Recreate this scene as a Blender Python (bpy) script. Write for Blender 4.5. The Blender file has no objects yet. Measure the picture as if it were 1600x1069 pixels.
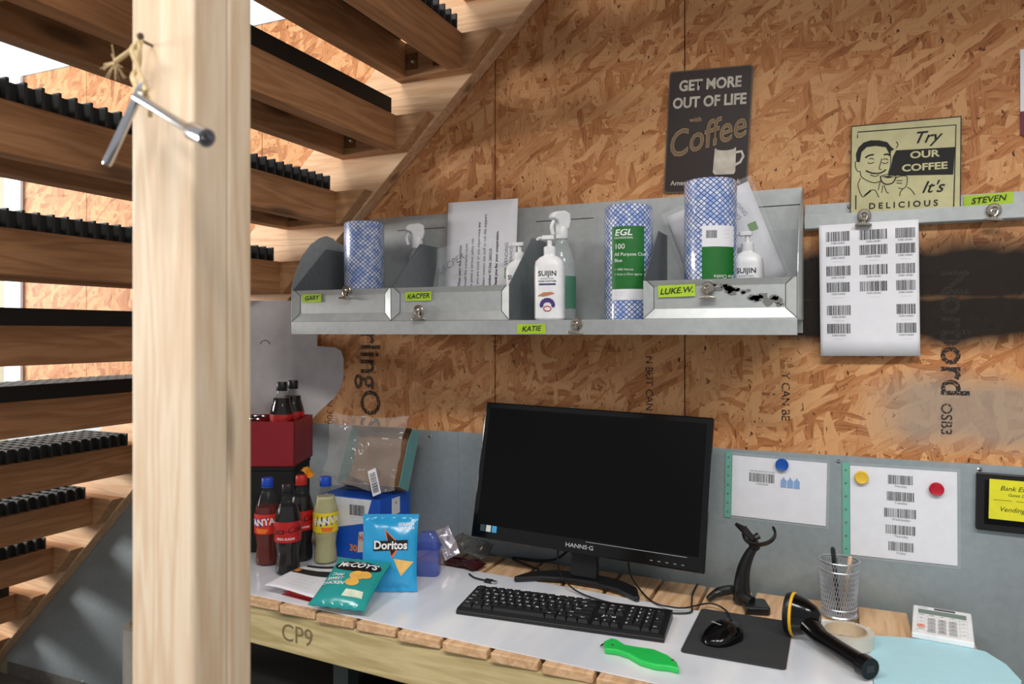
import bpy, bmesh, math, random
from mathutils import Vector, Matrix, noise
random.seed(4)
S = bpy.context.scene
COL = S.collection
PI = math.pi
# ---------------------------------------------------------------- camera, world, light
YAW = math.radians(23.9); FPX = 1155.0; HOR = 519.0; CAMD = 1.85; H = 1.34
cd = bpy.data.cameras.new('camera'); cam = bpy.data.objects.new('camera', cd); COL.objects.link(cam)
cam.location = (0, -CAMD, H); cam.rotation_euler = (PI/2, 0, YAW)
cd.sensor_width = 36; cd.lens = FPX/1600*36; cd.shift_y = -(534.5-HOR)/1600
cd.clip_start = .05
cd.dof.use_dof = True; cd.dof.focus_distance = 1.75; cd.dof.aperture_fstop = 4.0
S.camera = cam
w = bpy.data.worlds.new('world'); S.world = w; w.use_nodes = True
bg = w.node_tree.nodes['Background']; bg.inputs[0].default_value = (.95, .97, 1, 1); bg.inputs[1].default_value = .47
def area(name, loc, target, sx, sy, power, col):
    l = bpy.data.lights.new(name, 'AREA'); l.shape = 'RECTANGLE'; l.size = sx; l.size_y = sy; l.energy = power; l.color = col
    o = bpy.data.objects.new(name, l); COL.objects.link(o); o.location = loc
    o.rotation_euler = (Vector(target)-Vector(loc)).to_track_quat('-Z', 'Y').to_euler()
    return o
# daylight from the open loading door to the left, and the hall's ceiling lamps behind the camera
area('door_daylight', (-6.2, -2.1, 1.95), (-1.2, 0, 1.75), 2.0, 1.3, 350, (1, .97, .93))
for i, x in enumerate((-1.6, .2, 2.0)):
    area('hall_lamp', (x, -2.7, 3.6), (x*.6-.2, -.2, 1.0), 1.2, .35, 50, (1, .97, .92))
S.view_settings.view_transform = 'Standard'; S.view_settings.look = 'None'
S.view_settings.exposure = 0.0; S.view_settings.gamma = 1; S.view_settings.use_curve_mapping = False

# ---------------------------------------------------------------- pixel helpers (a pixel gives a direction, the plane it lies on the distance)
cY, sY = math.cos(YAW), math.sin(YAW)
def ray(px, py):
    xc = (px-800)/FPX
    return Vector((cY*xc-sY, sY*xc+cY, (HOR-py)/FPX))
CAM = Vector((0, -CAMD, H)); DZ = H-.61
def W(px, py, off=0.0):                      # point on the plane y = -off
    d = ray(px, py); return CAM+d*((CAMD-off)/d.y)
def D(px, py, h=0.0):                        # point on the desk plane
    d = ray(px, py); return CAM+d*((DZ+h-H)/d.z)
def C(xc, zc, z):                            # camera-aligned ground position
    return Vector((cY*xc-sY*zc, -CAMD+sY*xc+cY*zc, z))

# ---------------------------------------------------------------- materials
def lin(c): return tuple(((v/255)/12.92 if v/255 <= .04045 else ((v/255+.055)/1.055)**2.4) for v in c)+(1,)
MATS = {}
class NT:
    def __init__(s, name):
        s.m = bpy.data.materials.new(name); s.m.use_nodes = True; s.t = s.m.node_tree; s.b = s.t.nodes['Principled BSDF']
    def n(s, typ, ins=None, **kw):
        nd = s.t.nodes.new(typ)
        for k, v in kw.items(): setattr(nd, k, v)
        for k, v in (ins or {}).items():
            if hasattr(v, 'is_output'): s.t.links.new(v, nd.inputs[k])
            else: nd.inputs[k].default_value = v
        return nd
    def math(s, op, a, b=0.0, c=0.0):
        nd = s.n('ShaderNodeMath', operation=op)
        for i, v in enumerate((a, b, c)):
            if hasattr(v, 'is_output'): s.t.links.new(v, nd.inputs[i])
            else: nd.inputs[i].default_value = v
        return nd.outputs[0]
    def mix(s, f, a, b, blend='MIX'):
        nd = s.n('ShaderNodeMix', data_type='RGBA', blend_type=blend)
        for k, v in ((0, f), (6, a), (7, b)):
            if hasattr(v, 'is_output'): s.t.links.new(v, nd.inputs[k])
            else: nd.inputs[k].default_value = v
        return nd.outputs[2]
    def ramp(s, f, stops):
        nd = s.n('ShaderNodeValToRGB', {0: f}); e = nd.color_ramp.elements
        while len(e) < len(stops): e.new(.5)
        for el, (p, c) in zip(e, stops): el.position = p; el.color = c if len(c) == 4 else tuple(c)+(1,)
        return nd.outputs[0]
    def co(s, out='Object'): return s.n('ShaderNodeTexCoord').outputs[out]
    def map(s, v, scale=(1, 1, 1), rot=(0, 0, 0), loc=(0, 0, 0)):
        return s.n('ShaderNodeMapping', {0: v, 1: loc, 2: rot, 3: scale}).outputs[0]
    def noise(s, v, scale, detail=3, dist=0.0, rough=.5):
        return s.n('ShaderNodeTexNoise', {0: v, 'Scale': scale, 'Detail': detail, 'Distortion': dist, 'Roughness': rough}).outputs[0]
    def set(s, **kw):
        for k, v in kw.items():
            key = {'color': 'Base Color', 'rough': 'Roughness', 'metal': 'Metallic', 'spec': 'Specular IOR Level', 'trans': 'Transmission Weight', 'alpha': 'Alpha', 'ior': 'IOR', 'coat': 'Coat Weight', 'sss': 'Subsurface Weight'}[k]
            if hasattr(v, 'is_output'): s.t.links.new(v, s.b.inputs[key])
            else: s.b.inputs[key].default_value = v
        return s
    def bump(s, h, strength=.3, dist=.002):
        nd = s.n('ShaderNodeBump', {'Strength': strength, 'Distance': dist, 'Height': h}); s.t.links.new(nd.outputs[0], s.b.inputs['Normal']); return s
def plain(name, c, rough=.5, metal=0.0, var=.06, **kw):
    if name in MATS: return MATS[name]
    t = NT(name); b = lin(c); n = t.noise(t.co(), 35, 3)
    t.set(color=t.ramp(n, [(.3, tuple(v*(1-var) for v in b[:3])), (.7, tuple(min(1, v*(1+var)) for v in b[:3]))]), rough=rough, metal=metal, **kw)
    MATS[name] = t.m; return t.m
def wood(name, c1, c2, axis='z', knots=True, rough=.62, tint=1):
    t = NT(name); o = t.co(); rnd = t.n('ShaderNodeObjectInfo').outputs['Random']
    off = t.n('ShaderNodeCombineXYZ', {0: t.math('MULTIPLY', rnd, 7.3), 1: t.math('MULTIPLY', rnd, 3.1), 2: t.math('MULTIPLY', rnd, 9.7)}).outputs[0]
    o = t.n('ShaderNodeVectorMath', {0: o, 1: off}, operation='ADD').outputs[0]
    sc = {'x': (1.2, 14, 14), 'y': (14, 1.2, 14), 'z': (14, 14, 1.2)}[axis]
    v = t.map(o, sc)
    n1 = t.noise(v, 1.3, 2, .3); rings = t.math('SINE', t.math('MULTIPLY', n1, 42.0))
    fine = t.noise(t.map(o, tuple(q*9 for q in sc)), 1.5, 3)
    f = t.math('ADD', t.math('MULTIPLY_ADD', rings, .2, .5), t.math('MULTIPLY_ADD', fine, .7, -.35))
    col = t.ramp(f, [(.1, lin(c2)), (.75, lin(c1))])
    if knots:
        ks = {'x': (3.2, 13, 13), 'y': (13, 3.2, 13), 'z': (13, 13, 3.2)}[axis]
        vo = t.n('ShaderNodeTexVoronoi', {0: t.map(o, ks), 'Scale': .62})
        k = t.ramp(vo.outputs['Distance'], [(.07, (1, 1, 1, 1)), (.16, (0, 0, 0, 1))])
        col = t.mix(t.math('MULTIPLY', k, .75), col, lin([q*.5 for q in c2]))
    t.set(color=col, rough=rough).bump(fine, .12, .001); MATS[name] = t.m; return t.m
def osb():
    t = NT('osb_board'); o = t.co('Object'); base = None
    light, mid, dark = lin((216, 164, 114)), lin((184, 121, 74)), lin((132, 78, 43))
    col = t.ramp(t.noise(o, 9, 3), [(.3, lin((160, 98, 54))), (.7, lin((184, 126, 76)))])
    hgt = None
    for i, (ang, ln, wd, thr) in enumerate([(.1, 8, 44, .1), (1.1, 8, 40, .3), (-.75, 7, 38, .4), (.45, 9, 50, .45), (-.3, 8, 42, .5), (1.5, 10, 50, .62), (.05, 7, 36, .62), (-1.0, 8, 46, .68)]):
        v = t.map(o, (1, 1, 1), (0, ang, 0), (i*3.7, 0, i*1.9))
        wv = t.n('ShaderNodeVectorMath', {0: v, 1: t.n('ShaderNodeVectorMath', {0: t.n('ShaderNodeTexNoise', {0: v, 'Scale': 22.0, 'Detail': 2}).outputs[1], 1: (.016, 0, .016)}, operation='MULTIPLY').outputs[0]}, operation='ADD').outputs[0]
        vo = t.n('ShaderNodeTexVoronoi', {0: t.map(wv, (wd*1.3, 0, ln*1.45)), 'Scale': 1.0})
        sep = t.n('ShaderNodeSeparateColor', {0: vo.outputs['Color']})
        vis = t.math('GREATER_THAN', sep.outputs[0], thr)
        grain = t.noise(t.map(wv, (300, 1, 22)), 1, 3)
        fl = t.ramp(t.math('ADD', t.math('MULTIPLY', sep.outputs[1], .78), t.math('MULTIPLY_ADD', grain, 1.1, -.3)), [(.08, dark), (.4, mid), (.95, light)])
        m = vis
        col = t.mix(m, col, fl)
        hgt = t.math('MULTIPLY', m, sep.outputs[2]) if hgt is None else t.math('MAXIMUM', hgt, t.math('MULTIPLY', m, sep.outputs[2]))
    big = t.noise(o, 2.6, 3); col = t.mix(.14, col, t.ramp(big, [(.3, lin((150, 92, 52))), (.7, lin((206, 152, 100)))]))
    specks = t.noise(t.map(o, (120, 120, 60)), 1, 2, 1.0)
    col = t.mix(t.ramp(specks, [(.66, (0, 0, 0, 1)), (.72, (1, 1, 1, 1))]), col, lin((92, 52, 26)))
    # spray-paint band and filler smear, real stains on the board
    sp = t.n('ShaderNodeSeparateXYZ', {0: o}); X, Z = sp.outputs[0], sp.outputs[2]
    nz = t.noise(o, 7, 3)
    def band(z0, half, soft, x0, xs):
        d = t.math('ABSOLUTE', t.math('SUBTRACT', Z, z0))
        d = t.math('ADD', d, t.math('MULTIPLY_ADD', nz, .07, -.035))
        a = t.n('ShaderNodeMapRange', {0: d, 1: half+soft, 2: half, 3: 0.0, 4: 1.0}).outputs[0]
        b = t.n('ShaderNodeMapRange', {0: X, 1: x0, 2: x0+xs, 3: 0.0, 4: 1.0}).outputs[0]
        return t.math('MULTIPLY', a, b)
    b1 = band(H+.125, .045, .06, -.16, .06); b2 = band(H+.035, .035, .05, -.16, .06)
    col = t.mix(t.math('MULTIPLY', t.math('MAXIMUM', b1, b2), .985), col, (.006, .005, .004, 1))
    b3 = band(H-.17, .045, .05, .03, .12)
    col = t.mix(t.math('MULTIPLY', b3, .75), col, lin((150, 140, 128)))
    t.set(color=col, rough=.6, spec=.25).bump(hgt, .25, .0012); return t.m
def galv(name, c=(186, 190, 190), rough=.42, metal=.55):
    t = NT(name); o = t.co(); n = t.noise(o, 60, 4); n2 = t.noise(o, 5, 3)
    b = lin(c)
    t.set(color=t.ramp(t.math('ADD', t.math('MULTIPLY', n, .5), t.math('MULTIPLY', n2, .5)), [(.3, tuple(v*.86 for v in b[:3])), (.7, tuple(min(1, v*1.1) for v in b[:3]))]), metal=metal,
          rough=t.math('MULTIPLY_ADD', n2, .25, rough-.12)); MATS[name] = t.m; return t.m
def clear(name, c, alpha, rough=.1):
    t = NT(name); t.set(color=lin(c), rough=rough, alpha=t.math('MULTIPLY_ADD', t.noise(t.co(), 30, 2), .12, alpha-.06)); MATS[name] = t.m; return t.m
def rollmat():
    t = NT('cloth_roll_print'); sp = t.n('ShaderNodeSeparateXYZ', {0: t.co()})
    u = t.math('MULTIPLY', t.math('ARCTAN2', sp.outputs[1], sp.outputs[0]), 27/(2*PI)); v = t.math('DIVIDE', sp.outputs[2], .0115)
    def ln(q): return t.math('LESS_THAN', t.math('ABSOLUTE', t.math('SUBTRACT', t.math('FRACT', q), .5)), .12)
    a = t.math('MAXIMUM', ln(t.math('ADD', u, v)), ln(t.math('SUBTRACT', u, v)))
    blot = t.noise(t.map(t.co(), (60, 60, 60)), 1, 1)
    basec = t.ramp(blot, [(.4, lin((225, 232, 246))), (.62, lin((150, 176, 226)))])
    t.set(color=t.mix(a, basec, lin((52, 74, 140))), rough=.3, coat=.6); MATS['roll'] = t.m; return t.m

PINE = wood('pine_post', (226, 206, 180), (206, 176, 142), 'z')
PINE_Y = wood('pine_beam', (182, 132, 90), (150, 102, 62), 'y')  # step beam colour lowered to carry the shade of the backlit near faces
PINE_X = wood('pine_bearer', (198, 152, 108), (170, 122, 80), 'x')
STRING = wood('pine_stringer', (228, 190, 150), (204, 156, 112), 'x', True)
PALLET = wood('pallet_board', (222, 186, 146), (192, 148, 106), 'y')
BEAMX = wood('treated_beam', (206, 188, 140), (168, 148, 98), 'x', True)
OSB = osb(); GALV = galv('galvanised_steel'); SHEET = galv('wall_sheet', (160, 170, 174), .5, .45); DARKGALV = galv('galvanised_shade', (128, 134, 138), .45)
CLAD = plain('white_cladding', (208, 220, 230), .5); WHITE = plain('white_plastic', (235, 236, 238), .35); PAPER = plain('paper', (232, 232, 238), .8, var=.02)
BLACK = plain('black_plastic', (20, 20, 22), .38); GLOSS = plain('gloss_black', (8, 8, 9), .14, spec=.35); SCREEN = plain('screen_black', (7, 7, 8), .4, spec=.12)
RUBBER = plain('black_rubber', (46, 48, 50), .85); INK = plain('ink', (22, 22, 24), .7); INKGREY = plain('grey_ink', (120, 120, 128), .7)
GRATE = plain('grating_grey', (66, 68, 68), .6, .2); GRATEB = plain('grating_black', (26, 24, 23), .6)
CONC = plain('concrete', (104, 100, 96), .8, var=.15); CHROME = plain('chrome', (200, 200, 204), .18, 1.0, var=.02); NICKEL = plain('nickel', (176, 168, 156), .25, 1.0)
GREENTAPE = plain('lime_tape', (166, 200, 40), .6); ROLL = rollmat(); GREENLAB = plain('label_green', (26, 108, 40), .4); WHITEINK = plain('white_print', (240, 240, 240), .5)
MESHM = plain('silver_mesh', (186, 188, 192), .3, .8); GREY = plain('grey_plastic', (150, 152, 156), .5); YEL = plain('yellow_plastic', (232, 178, 40), .4)

# ---------------------------------------------------------------- mesh helpers
def I(): return Matrix.Identity(4)
def T(*a): return Matrix.Translation(Vector(a))
def R(a, ax): return Matrix.Rotation(a, 4, ax)
def box(bm, x0, x1, y0, y1, z0, z1, M=None):
    vs = [bm.verts.new((M or I()) @ Vector(p)) for p in ((x0, y0, z0), (x1, y0, z0), (x1, y1, z0), (x0, y1, z0), (x0, y0, z1), (x1, y0, z1), (x1, y1, z1), (x0, y1, z1))]
    for f in ((3, 2, 1, 0), (4, 5, 6, 7), (0, 1, 5, 4), (1, 2, 6, 5), (2, 3, 7, 6), (3, 0, 4, 7)): bm.faces.new([vs[i] for i in f])
def prism(bm, pts, z0, z1, M=None):
    M = M or I(); a = [bm.verts.new(M @ Vector((p[0], p[1], z0))) for p in pts]; b = [bm.verts.new(M @ Vector((p[0], p[1], z1))) for p in pts]
    n = len(pts); bm.faces.new(a[::-1]); bm.faces.new(b)
    for i in range(n): bm.faces.new((a[i], a[(i+1) % n], b[(i+1) % n], b[i]))
def lathe(bm, prof, n=28, M=None, cap=True):
    M = M or I(); rings = []
    for r, z in prof: rings.append([bm.verts.new(M @ Vector((r*math.cos(2*PI*i/n), r*math.sin(2*PI*i/n), z))) for i in range(n)])
    for a, b in zip(rings, rings[1:]):
        for i in range(n): bm.faces.new((a[i], a[(i+1) % n], b[(i+1) % n], b[i]))
    if cap: bm.faces.new(rings[0][::-1]); bm.faces.new(rings[-1])
def tube(bm, pts, r, n=8, M=None, closed=False):
    M = M or I(); pts = [Vector(p) for p in pts]; rings = []; up = None
    rr = r if isinstance(r, (list, tuple)) else [r]*len(pts)
    N = len(pts)
    for i, p in enumerate(pts):
        if closed: d = pts[(i+1) % N]-pts[i-1]
        else: d = pts[min(i+1, N-1)]-pts[max(i-1, 0)]
        d.normalize()
        if up is None: up = d.orthogonal().normalized()
        up = (up-d*up.dot(d)).normalized(); s = d.cross(up)
        rings.append([bm.verts.new(M @ (p+(up*math.cos(2*PI*k/n)+s*math.sin(2*PI*k/n))*rr[i])) for k in range(n)])
    prs = list(zip(rings, rings[1:]))+([(rings[-1], rings[0])] if closed else [])
    for a, b in prs:
        for k in range(n): bm.faces.new((a[k], a[(k+1) % n], b[(k+1) % n], b[k]))
    if not closed: bm.faces.new(rings[0][::-1]); bm.faces.new(rings[-1])
def spline(pts, n=8):
    out = []; P = [Vector(p) for p in pts]
    for i in range(len(P)-1):
        p0, p1, p2, p3 = P[max(i-1, 0)], P[i], P[i+1], P[min(i+2, len(P)-1)]
        for k in range(n):
            t = k/n; out.append(.5*((2*p1)+(p2-p0)*t+(2*p0-5*p1+4*p2-p3)*t*t+(3*p1-p0-3*p2+p3)*t**3))
    out.append(P[-1]); return out
def sheet(bm, w, h, nx, ny, f, M=None, thick=0.0):
    M = M or I(); g = [[bm.verts.new(M @ Vector(f(w*(i/nx-.5), h*(j/ny-.5)))) for i in range(nx+1)] for j in range(ny+1)]
    for j in range(ny):
        for i in range(nx): bm.faces.new((g[j][i], g[j][i+1], g[j+1][i+1], g[j+1][i]))
def rounded(w, h, r, n=5):
    out = []
    for cx, cy, a in ((w/2-r, h/2-r, 0), (-w/2+r, h/2-r, 90), (-w/2+r, -h/2+r, 180), (w/2-r, -h/2+r, 270)):
        for k in range(n+1): q = math.radians(a+90*k/n); out.append((cx+r*math.cos(q), cy+r*math.sin(q)))
    return out
def obj(name, bm, mat, parent=None, loc=(0, 0, 0), rot=(0, 0, 0), bevel=0, smooth=False, seg=2, solid=0, label=None, stuff=False):
    me = bpy.data.meshes.new(name)
    bmesh.ops.recalc_face_normals(bm, faces=bm.faces)
    if smooth:
        for f in bm.faces: f.smooth = True
        for e in bm.edges:
            if len(e.link_faces) == 2 and e.calc_face_angle(0) > .62: e.smooth = False
    bm.to_mesh(me); bm.free(); me.materials.append(mat)
    return inst(name, me, parent, loc, rot, bevel, seg, solid, label, stuff)
def inst(name, me, parent=None, loc=(0, 0, 0), rot=(0, 0, 0), bevel=0, seg=2, solid=0, label=None, stuff=False):
    o = bpy.data.objects.new(name, me); COL.objects.link(o); o.location = loc; o.rotation_euler = rot
    if parent: o.parent = parent
    if solid: m = o.modifiers.new('thickness', 'SOLIDIFY'); m.thickness = solid; m.offset = 0
    if bevel: m = o.modifiers.new('bevel', 'BEVEL'); m.width = bevel; m.segments = seg; m.limit_method = 'ANGLE'
    if label: o['label'] = label
    if stuff: o['kind'] = 'stuff'
    return o
def thing(name, label, cat, loc=(0, 0, 0), rot=(0, 0, 0), group=None):
    o = bpy.data.objects.new(name, None); COL.objects.link(o); o.location = loc; o.rotation_euler = rot; o.empty_display_size = .05
    o['label'] = label; o['category'] = cat
    if group: o['group'] = group
    return o
def tag(o, label, cat, group=None):
    o['label'] = label; o['category'] = cat
    if group: o['group'] = group
    return o
def new(): return bmesh.new()
TC = {}
def textbm(s, size=1, bold=0, shear=0, align='CENTER', sx=1, res=3):
    key = (s, bold, shear, align, res)
    if key not in TC:
        c = bpy.data.curves.new('t', 'FONT'); c.body = s; c.align_x = align; c.align_y = 'CENTER'; c.offset = bold; c.shear = shear; c.resolution_u = res
        ob = bpy.data.objects.new('t', c); me = bpy.data.meshes.new_from_object(ob); bpy.data.objects.remove(ob); TC[key] = me
    bm = new(); bm.from_mesh(TC[key])
    for v in bm.verts: v.co.x *= size*sx; v.co.y *= size
    return bm
def text(s, size, mat, parent, x, y, z=.0004, rz=0, bold=0, shear=0, align='CENTER', sx=1, warp=None, name='lettering', M=None):
    bm = textbm(s, size, bold, shear, align, sx)
    m = T(x, y, 0) @ R(rz, 'Z')
    for v in bm.verts:
        v.co = m @ v.co
        if warp: v.co = Vector(warp(v.co.x, v.co.y))
        else: v.co.z = z
        if M: v.co = M @ v.co
    me = bpy.data.meshes.new(name); bm.to_mesh(me); bm.free(); me.materials.append(mat)
    return inst(name, me, parent)
def strokes(lines, wd, mat, parent, z=.0004, name='drawing', f=None):
    bm = new()
    for ln in lines:
        ww = wd
        if isinstance(ln, tuple) and isinstance(ln[0], (int, float)) and isinstance(ln[1], list): ww, ln = ln
        P = [Vector((p[0], p[1], 0)) for p in ln]
        L = []; Rr = []
        for i, p in enumerate(P):
            d = P[min(i+1, len(P)-1)]-P[max(i-1, 0)]
            nrm = Vector((-d.y, d.x, 0)).normalized()*ww/2
            L.append(p+nrm); Rr.append(p-nrm)
        vl = [bm.verts.new((v.x, v.y, z)) for v in L]; vr = [bm.verts.new((v.x, v.y, z)) for v in Rr]
        for i in range(len(P)-1): bm.faces.new((vr[i], vr[i+1], vl[i+1], vl[i]))
    return obj(name, bm, mat, parent)
def flat(pts, mat, parent, z=.0003, name='print', warp=None):
    bm = new(); bm.faces.new([bm.verts.new(warp(p[0], p[1]) if warp else (p[0], p[1], z)) for p in pts]); return obj(name, bm, mat, parent)
def rect(x, y, w, h): return [(x-w/2, y-h/2), (x+w/2, y-h/2), (x+w/2, y+h/2), (x-w/2, y+h/2)]
def barcode(parent, x, y, w, h, z=.0004, mat=None, rz=0, n=34):
    bm = new(); m = T(x, y, z) @ R(rz, 'Z'); q = -w/2; u = w/n
    while q < w/2-u:
        b = u*random.choice((.5, .5, .9, 1.4))
        bm.faces.new([bm.verts.new(m @ Vector(p)) for p in ((q, -h/2, 0), (q+b, -h/2, 0), (q+b, h/2, 0), (q, h/2, 0))]); q += b+u*random.choice((.5, .6, 1.0))
    return obj('barcode', bm, mat or INK, parent)
# ================================================================ the setting
def struct(o): o['kind'] = 'structure'; return o
bm = new(); box(bm, -7, 4, -6, .12, -.1, 0); struct(obj('floor', bm, CONC))
bm = new(); box(bm, -4.2, 2.6, .014, .12, 0, 3.3); WALL = struct(obj('wall_back', bm, CLAD))
seams = [-2.885, -2.53, -1.7, -.871, -.351, .87, 2.6]
OTOP = H+.99
for a, b in zip(seams, seams[1:]):
    bm = new(); box(bm, a+.0016, b-.0016, 0, .0135, H-.40, OTOP); obj('osb_panel', bm, OSB, WALL)
cl = [-4.2, -2.97, -2.2, -1.2, -.2, .8, 1.8, 2.6]
for a, b in zip(cl, cl[1:]):
    bm = new(); box(bm, a+.002, b-.002, 0, .0135, OTOP+.003, 3.3); obj('cladding_panel', bm, CLAD, WALL)
SHT = H-.2825
for a, b in ((-3.2, -.985), (-.985, 2.6)):
    bm = new(); box(bm, a, b-.0005, -.0016, -.0002, .05, SHT); obj('metal_sheet', bm, SHEET, WALL)
bm = new(); box(bm, -3.2, 2.6, .0, .0135, 0, H-.401); obj('base_panel', bm, CONC, WALL)
bm0 = new(); lathe(bm0, [(.0045, 0), (.0045, .0012), (.0025, .0028), (.0004, .003)], 10)
scr = obj('screw', bm0, CHROME, WALL, tuple(W(672, 682, .0016)), (PI/2, 0, 0))
for px, py in ((1310, 721), (1531, 733), (29, 1031), (129, 1066), (1327, 323)):
    p = W(px, py, .0016 if py > 600 else .0035); inst('screw', scr.data, WALL, tuple(p), (PI/2, 0, 0))
bm = new(); box(bm, -2.985, -2.89, -.012, 0, SHT+.002, OTOP); struct(obj('trim_1', bm, plain('white_trim', (232, 236, 242), .5)))
bm = new(); box(bm, -4.2, -2.987, -.002, 0.0135, 0, OTOP); obj('side_panel', bm, plain('beige_panel', (150, 140, 112), .6), WALL)
bm = new(); box(bm, -.2, 2.6, -1.5, -.001, 2.8, 2.9); struct(obj('shade_ceiling', bm, plain('shade_ceiling_brown', (150, 112, 76), .7)))  # unseen slab added to keep the upper wall on the right darker
# stencilled print on the boards
def wtext(s, px, py, size, rz, mat=INK, bold=0, sx=1):
    p = W(px, py); bm = textbm(s, size, bold, 0, 'CENTER', sx); m = T(p.x, -.0004, p.z) @ R(PI/2, 'X') @ R(rz, 'Z')
    for v in bm.verts: v.co = m @ v.co
    me = bpy.data.meshes.new('stencil_print'); bm.to_mesh(me); bm.free(); me.materials.append(mat); return inst('stencil_print', me, WALL)
STEN = NT('stencil_ink'); stn = STEN.n('ShaderNodeTexNoise', {0: STEN.map(STEN.co(), (1, 1, 1)), 'Scale': 260.0, 'Detail': 1})
STEN.set(color=lin((34, 27, 23)), rough=.7, alpha=STEN.ramp(stn.outputs[0], [(.36, (.1, .1, .1, 1)), (.48, (.9, .9, .9, 1))])); STEN = STEN.m
wtext('SterlingOSB', 577, 577, .1, -PI/2, STEN, .012)
wtext('EN 300', 515, 640, .03, -PI/2, STEN)
wtext('Norbord', 1490, 520, .075, -PI/2, STEN, .02)
wtext('N BUT CAN BE', 1014, 610, .026, -PI/2, STEN, .01)
wtext('Y CAN BE', 1227, 620, .026, -PI/2, STEN, .01)
wtext('OSB3', 1478, 655, .03, -PI/2, STEN, .01)

# ================================================================ staircase
RISE, RUN = .1965, .2065
stair = thing('staircase', 'open pine staircase with black grating treads running up along the chipboard wall', 'staircase', (0, 0, 0))
def lowz(x): return H+.337+(RISE/RUN)*(x+1.302)
slope = RISE/RUN; vd = .258/math.cos(math.atan(slope))
def stringer(y0, y1):
    xb = -1.302-(H+.337)/slope
    pts = [(xb, 0), (-.25, lowz(-.25)), (-.25, lowz(-.25)+vd), (xb-vd/slope+.0, 0)]
    bm = new(); prism(bm, pts, y0, y1, Matrix(((1, 0, 0, 0), (0, 0, 1, 0), (0, 1, 0, 0), (0, 0, 0, 1))))
    return obj('stringer', bm, STRING, stair, bevel=.002)
YI, YO = -.095, -1.125
stringer(-.05, -.003); stringer(YO-.092, YO-.045)
def grating(solid):
    bm = new(); y0, y1 = YO+.005, YI-.025; Wd = .215
    nx = 5; xs = [-.004-i*(Wd-.01)/nx for i in range(nx+1)]
    for i, x in enumerate(xs):
        if i == 0:
            if solid: box(bm, x-.005, x+.004, y0, y1, .0, .04)
            else: box(bm, x-.022, x-.017, y0, y1, .001, .038)
            continue
        box(bm, x-.005, x, y0, y1, .001, .038)
    n = 31
    for j in range(n+1):
        y = y0+(y1-y0-.006)*j/n
        box(bm, -Wd, -.001, y, y+.006, .0, .0395)
    me = bpy.data.meshes.new('tread_grating'); bm.to_mesh(me); bm.free(); me.materials.append(GRATEB if solid else GRATE); return me
gr = {True: grating(True), False: grating(False)}
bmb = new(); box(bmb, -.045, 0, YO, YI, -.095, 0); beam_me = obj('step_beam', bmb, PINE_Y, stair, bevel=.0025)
first = True
bk = new(); box(bk, -.018, .018, -.003, 0, -.022, .022); lathe(bk, [(.008, 0), (.008, .005), (.003, .007)], 6, T(0, -.003, 0) @ R(PI/2, 'X')); bk_me = None
for k in range(-8, 6):
    X = -1.337+RUN*k; Z = H+.409+RISE*k
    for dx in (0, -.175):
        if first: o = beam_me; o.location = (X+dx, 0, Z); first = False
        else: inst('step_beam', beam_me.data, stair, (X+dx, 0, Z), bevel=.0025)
    inst('tread_grating', gr[k in (1, -2, -3, -7)], stair, (X, 0, Z+.0005))
    for (ya, yb) in ((YI, -.0503), (YO-.0447, YO)):
        def xl(z): return -1.302+(z-H-.337)/slope
        bm = new(); z0, z1 = -.095, 0
        prism(bm, [(-.22, z0), (min(xl(Z+z0)-X, .2), z0), (xl(Z+z1)-X-.012, z1-.0), (-.22, z1)], ya, yb, Matrix(((1, 0, 0, 0), (0, 0, 1, 0), (0, 1, 0, 0), (0, 0, 0, 1))))
        obj('bearer', bm, PINE_X, stair, (X, 0, Z), bevel=.002)
    for dx in (-.155, -.07):
        if bk_me is None: o = obj('angle_bracket', bk, NICKEL, stair, (X+dx, YI-.0002, Z-.055)); bk_me = o.data
        else: inst('angle_bracket', bk_me, stair, (X+dx, YI-.0002, Z-.055))
# ================================================================ post with the T-handle wrench
px0, px1, py0, py1 = -.771, -.671, -1.229, -1.136
ptop = H+.337+slope*(px0+1.302)-.01
post = thing('timber_post', 'pale square pine post standing in front of the stairs', 'post', (px0, py0, 0))
bm = new(); box(bm, 0, .1, 0, .0525, 0, ptop); obj('post_timber', bm, PINE, post, bevel=.004, seg=3)
bm = new(); box(bm, 0, .0985, .0535, .093, 0, ptop); obj('post_timber', bm, PINE, post, bevel=.004, seg=3)
def onpost(px, py, off=0.0): return W(px, py, -py0+off)
a = onpost(238, 72)
nail = thing('nail', 'bent rusty nail hammered into the pine post above the wrench', 'nail', tuple(a))
bm = new(); tube(bm, spline([(0, .02, 0), (0, -.012, .001), (.003, -.022, .004), (.012, -.026, .0)], 5), .0018, 8); obj('shank', bm, plain('rust', (92, 76, 66), .6, .5), nail, smooth=True)
bm = new(); lathe(bm, [(.004, 0), (.004, .0015)], 10, T(.012, -.026, 0) @ R(PI/2, 'Y')); obj('head', bm, MATS['rust'], nail)
rope = thing('string_loop', 'frayed cream string tied round the bent nail holding the wrench', 'string', tuple(a))
ROPE = plain('string', (206, 182, 138), .9, var=.2)
j = onpost(222, 150, .03)-a
for seq in ([(0, -.016, .0), (.006, -.022, -.012), (.002, -.02, -.03), (-.003, -.024, -.045), tuple(j)], [(0, -.016, 0), (-.004, -.024, -.012), (.006, -.024, -.035), (.012, -.024, -.05), tuple(j+Vector((.006, 0, .004)))], [(0, -.018, -.004), (-.014, -.022, -.014), (-.032, -.024, -.022)], [tuple(j), (.012, -.024, -.06), (.022, -.022, -.075), (.018, -.018, -.09)]):
    bm = new(); tube(bm, spline(seq, 6), .0028, 7); obj('strand', bm, ROPE, rope, smooth=True)
bm = new()
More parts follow.
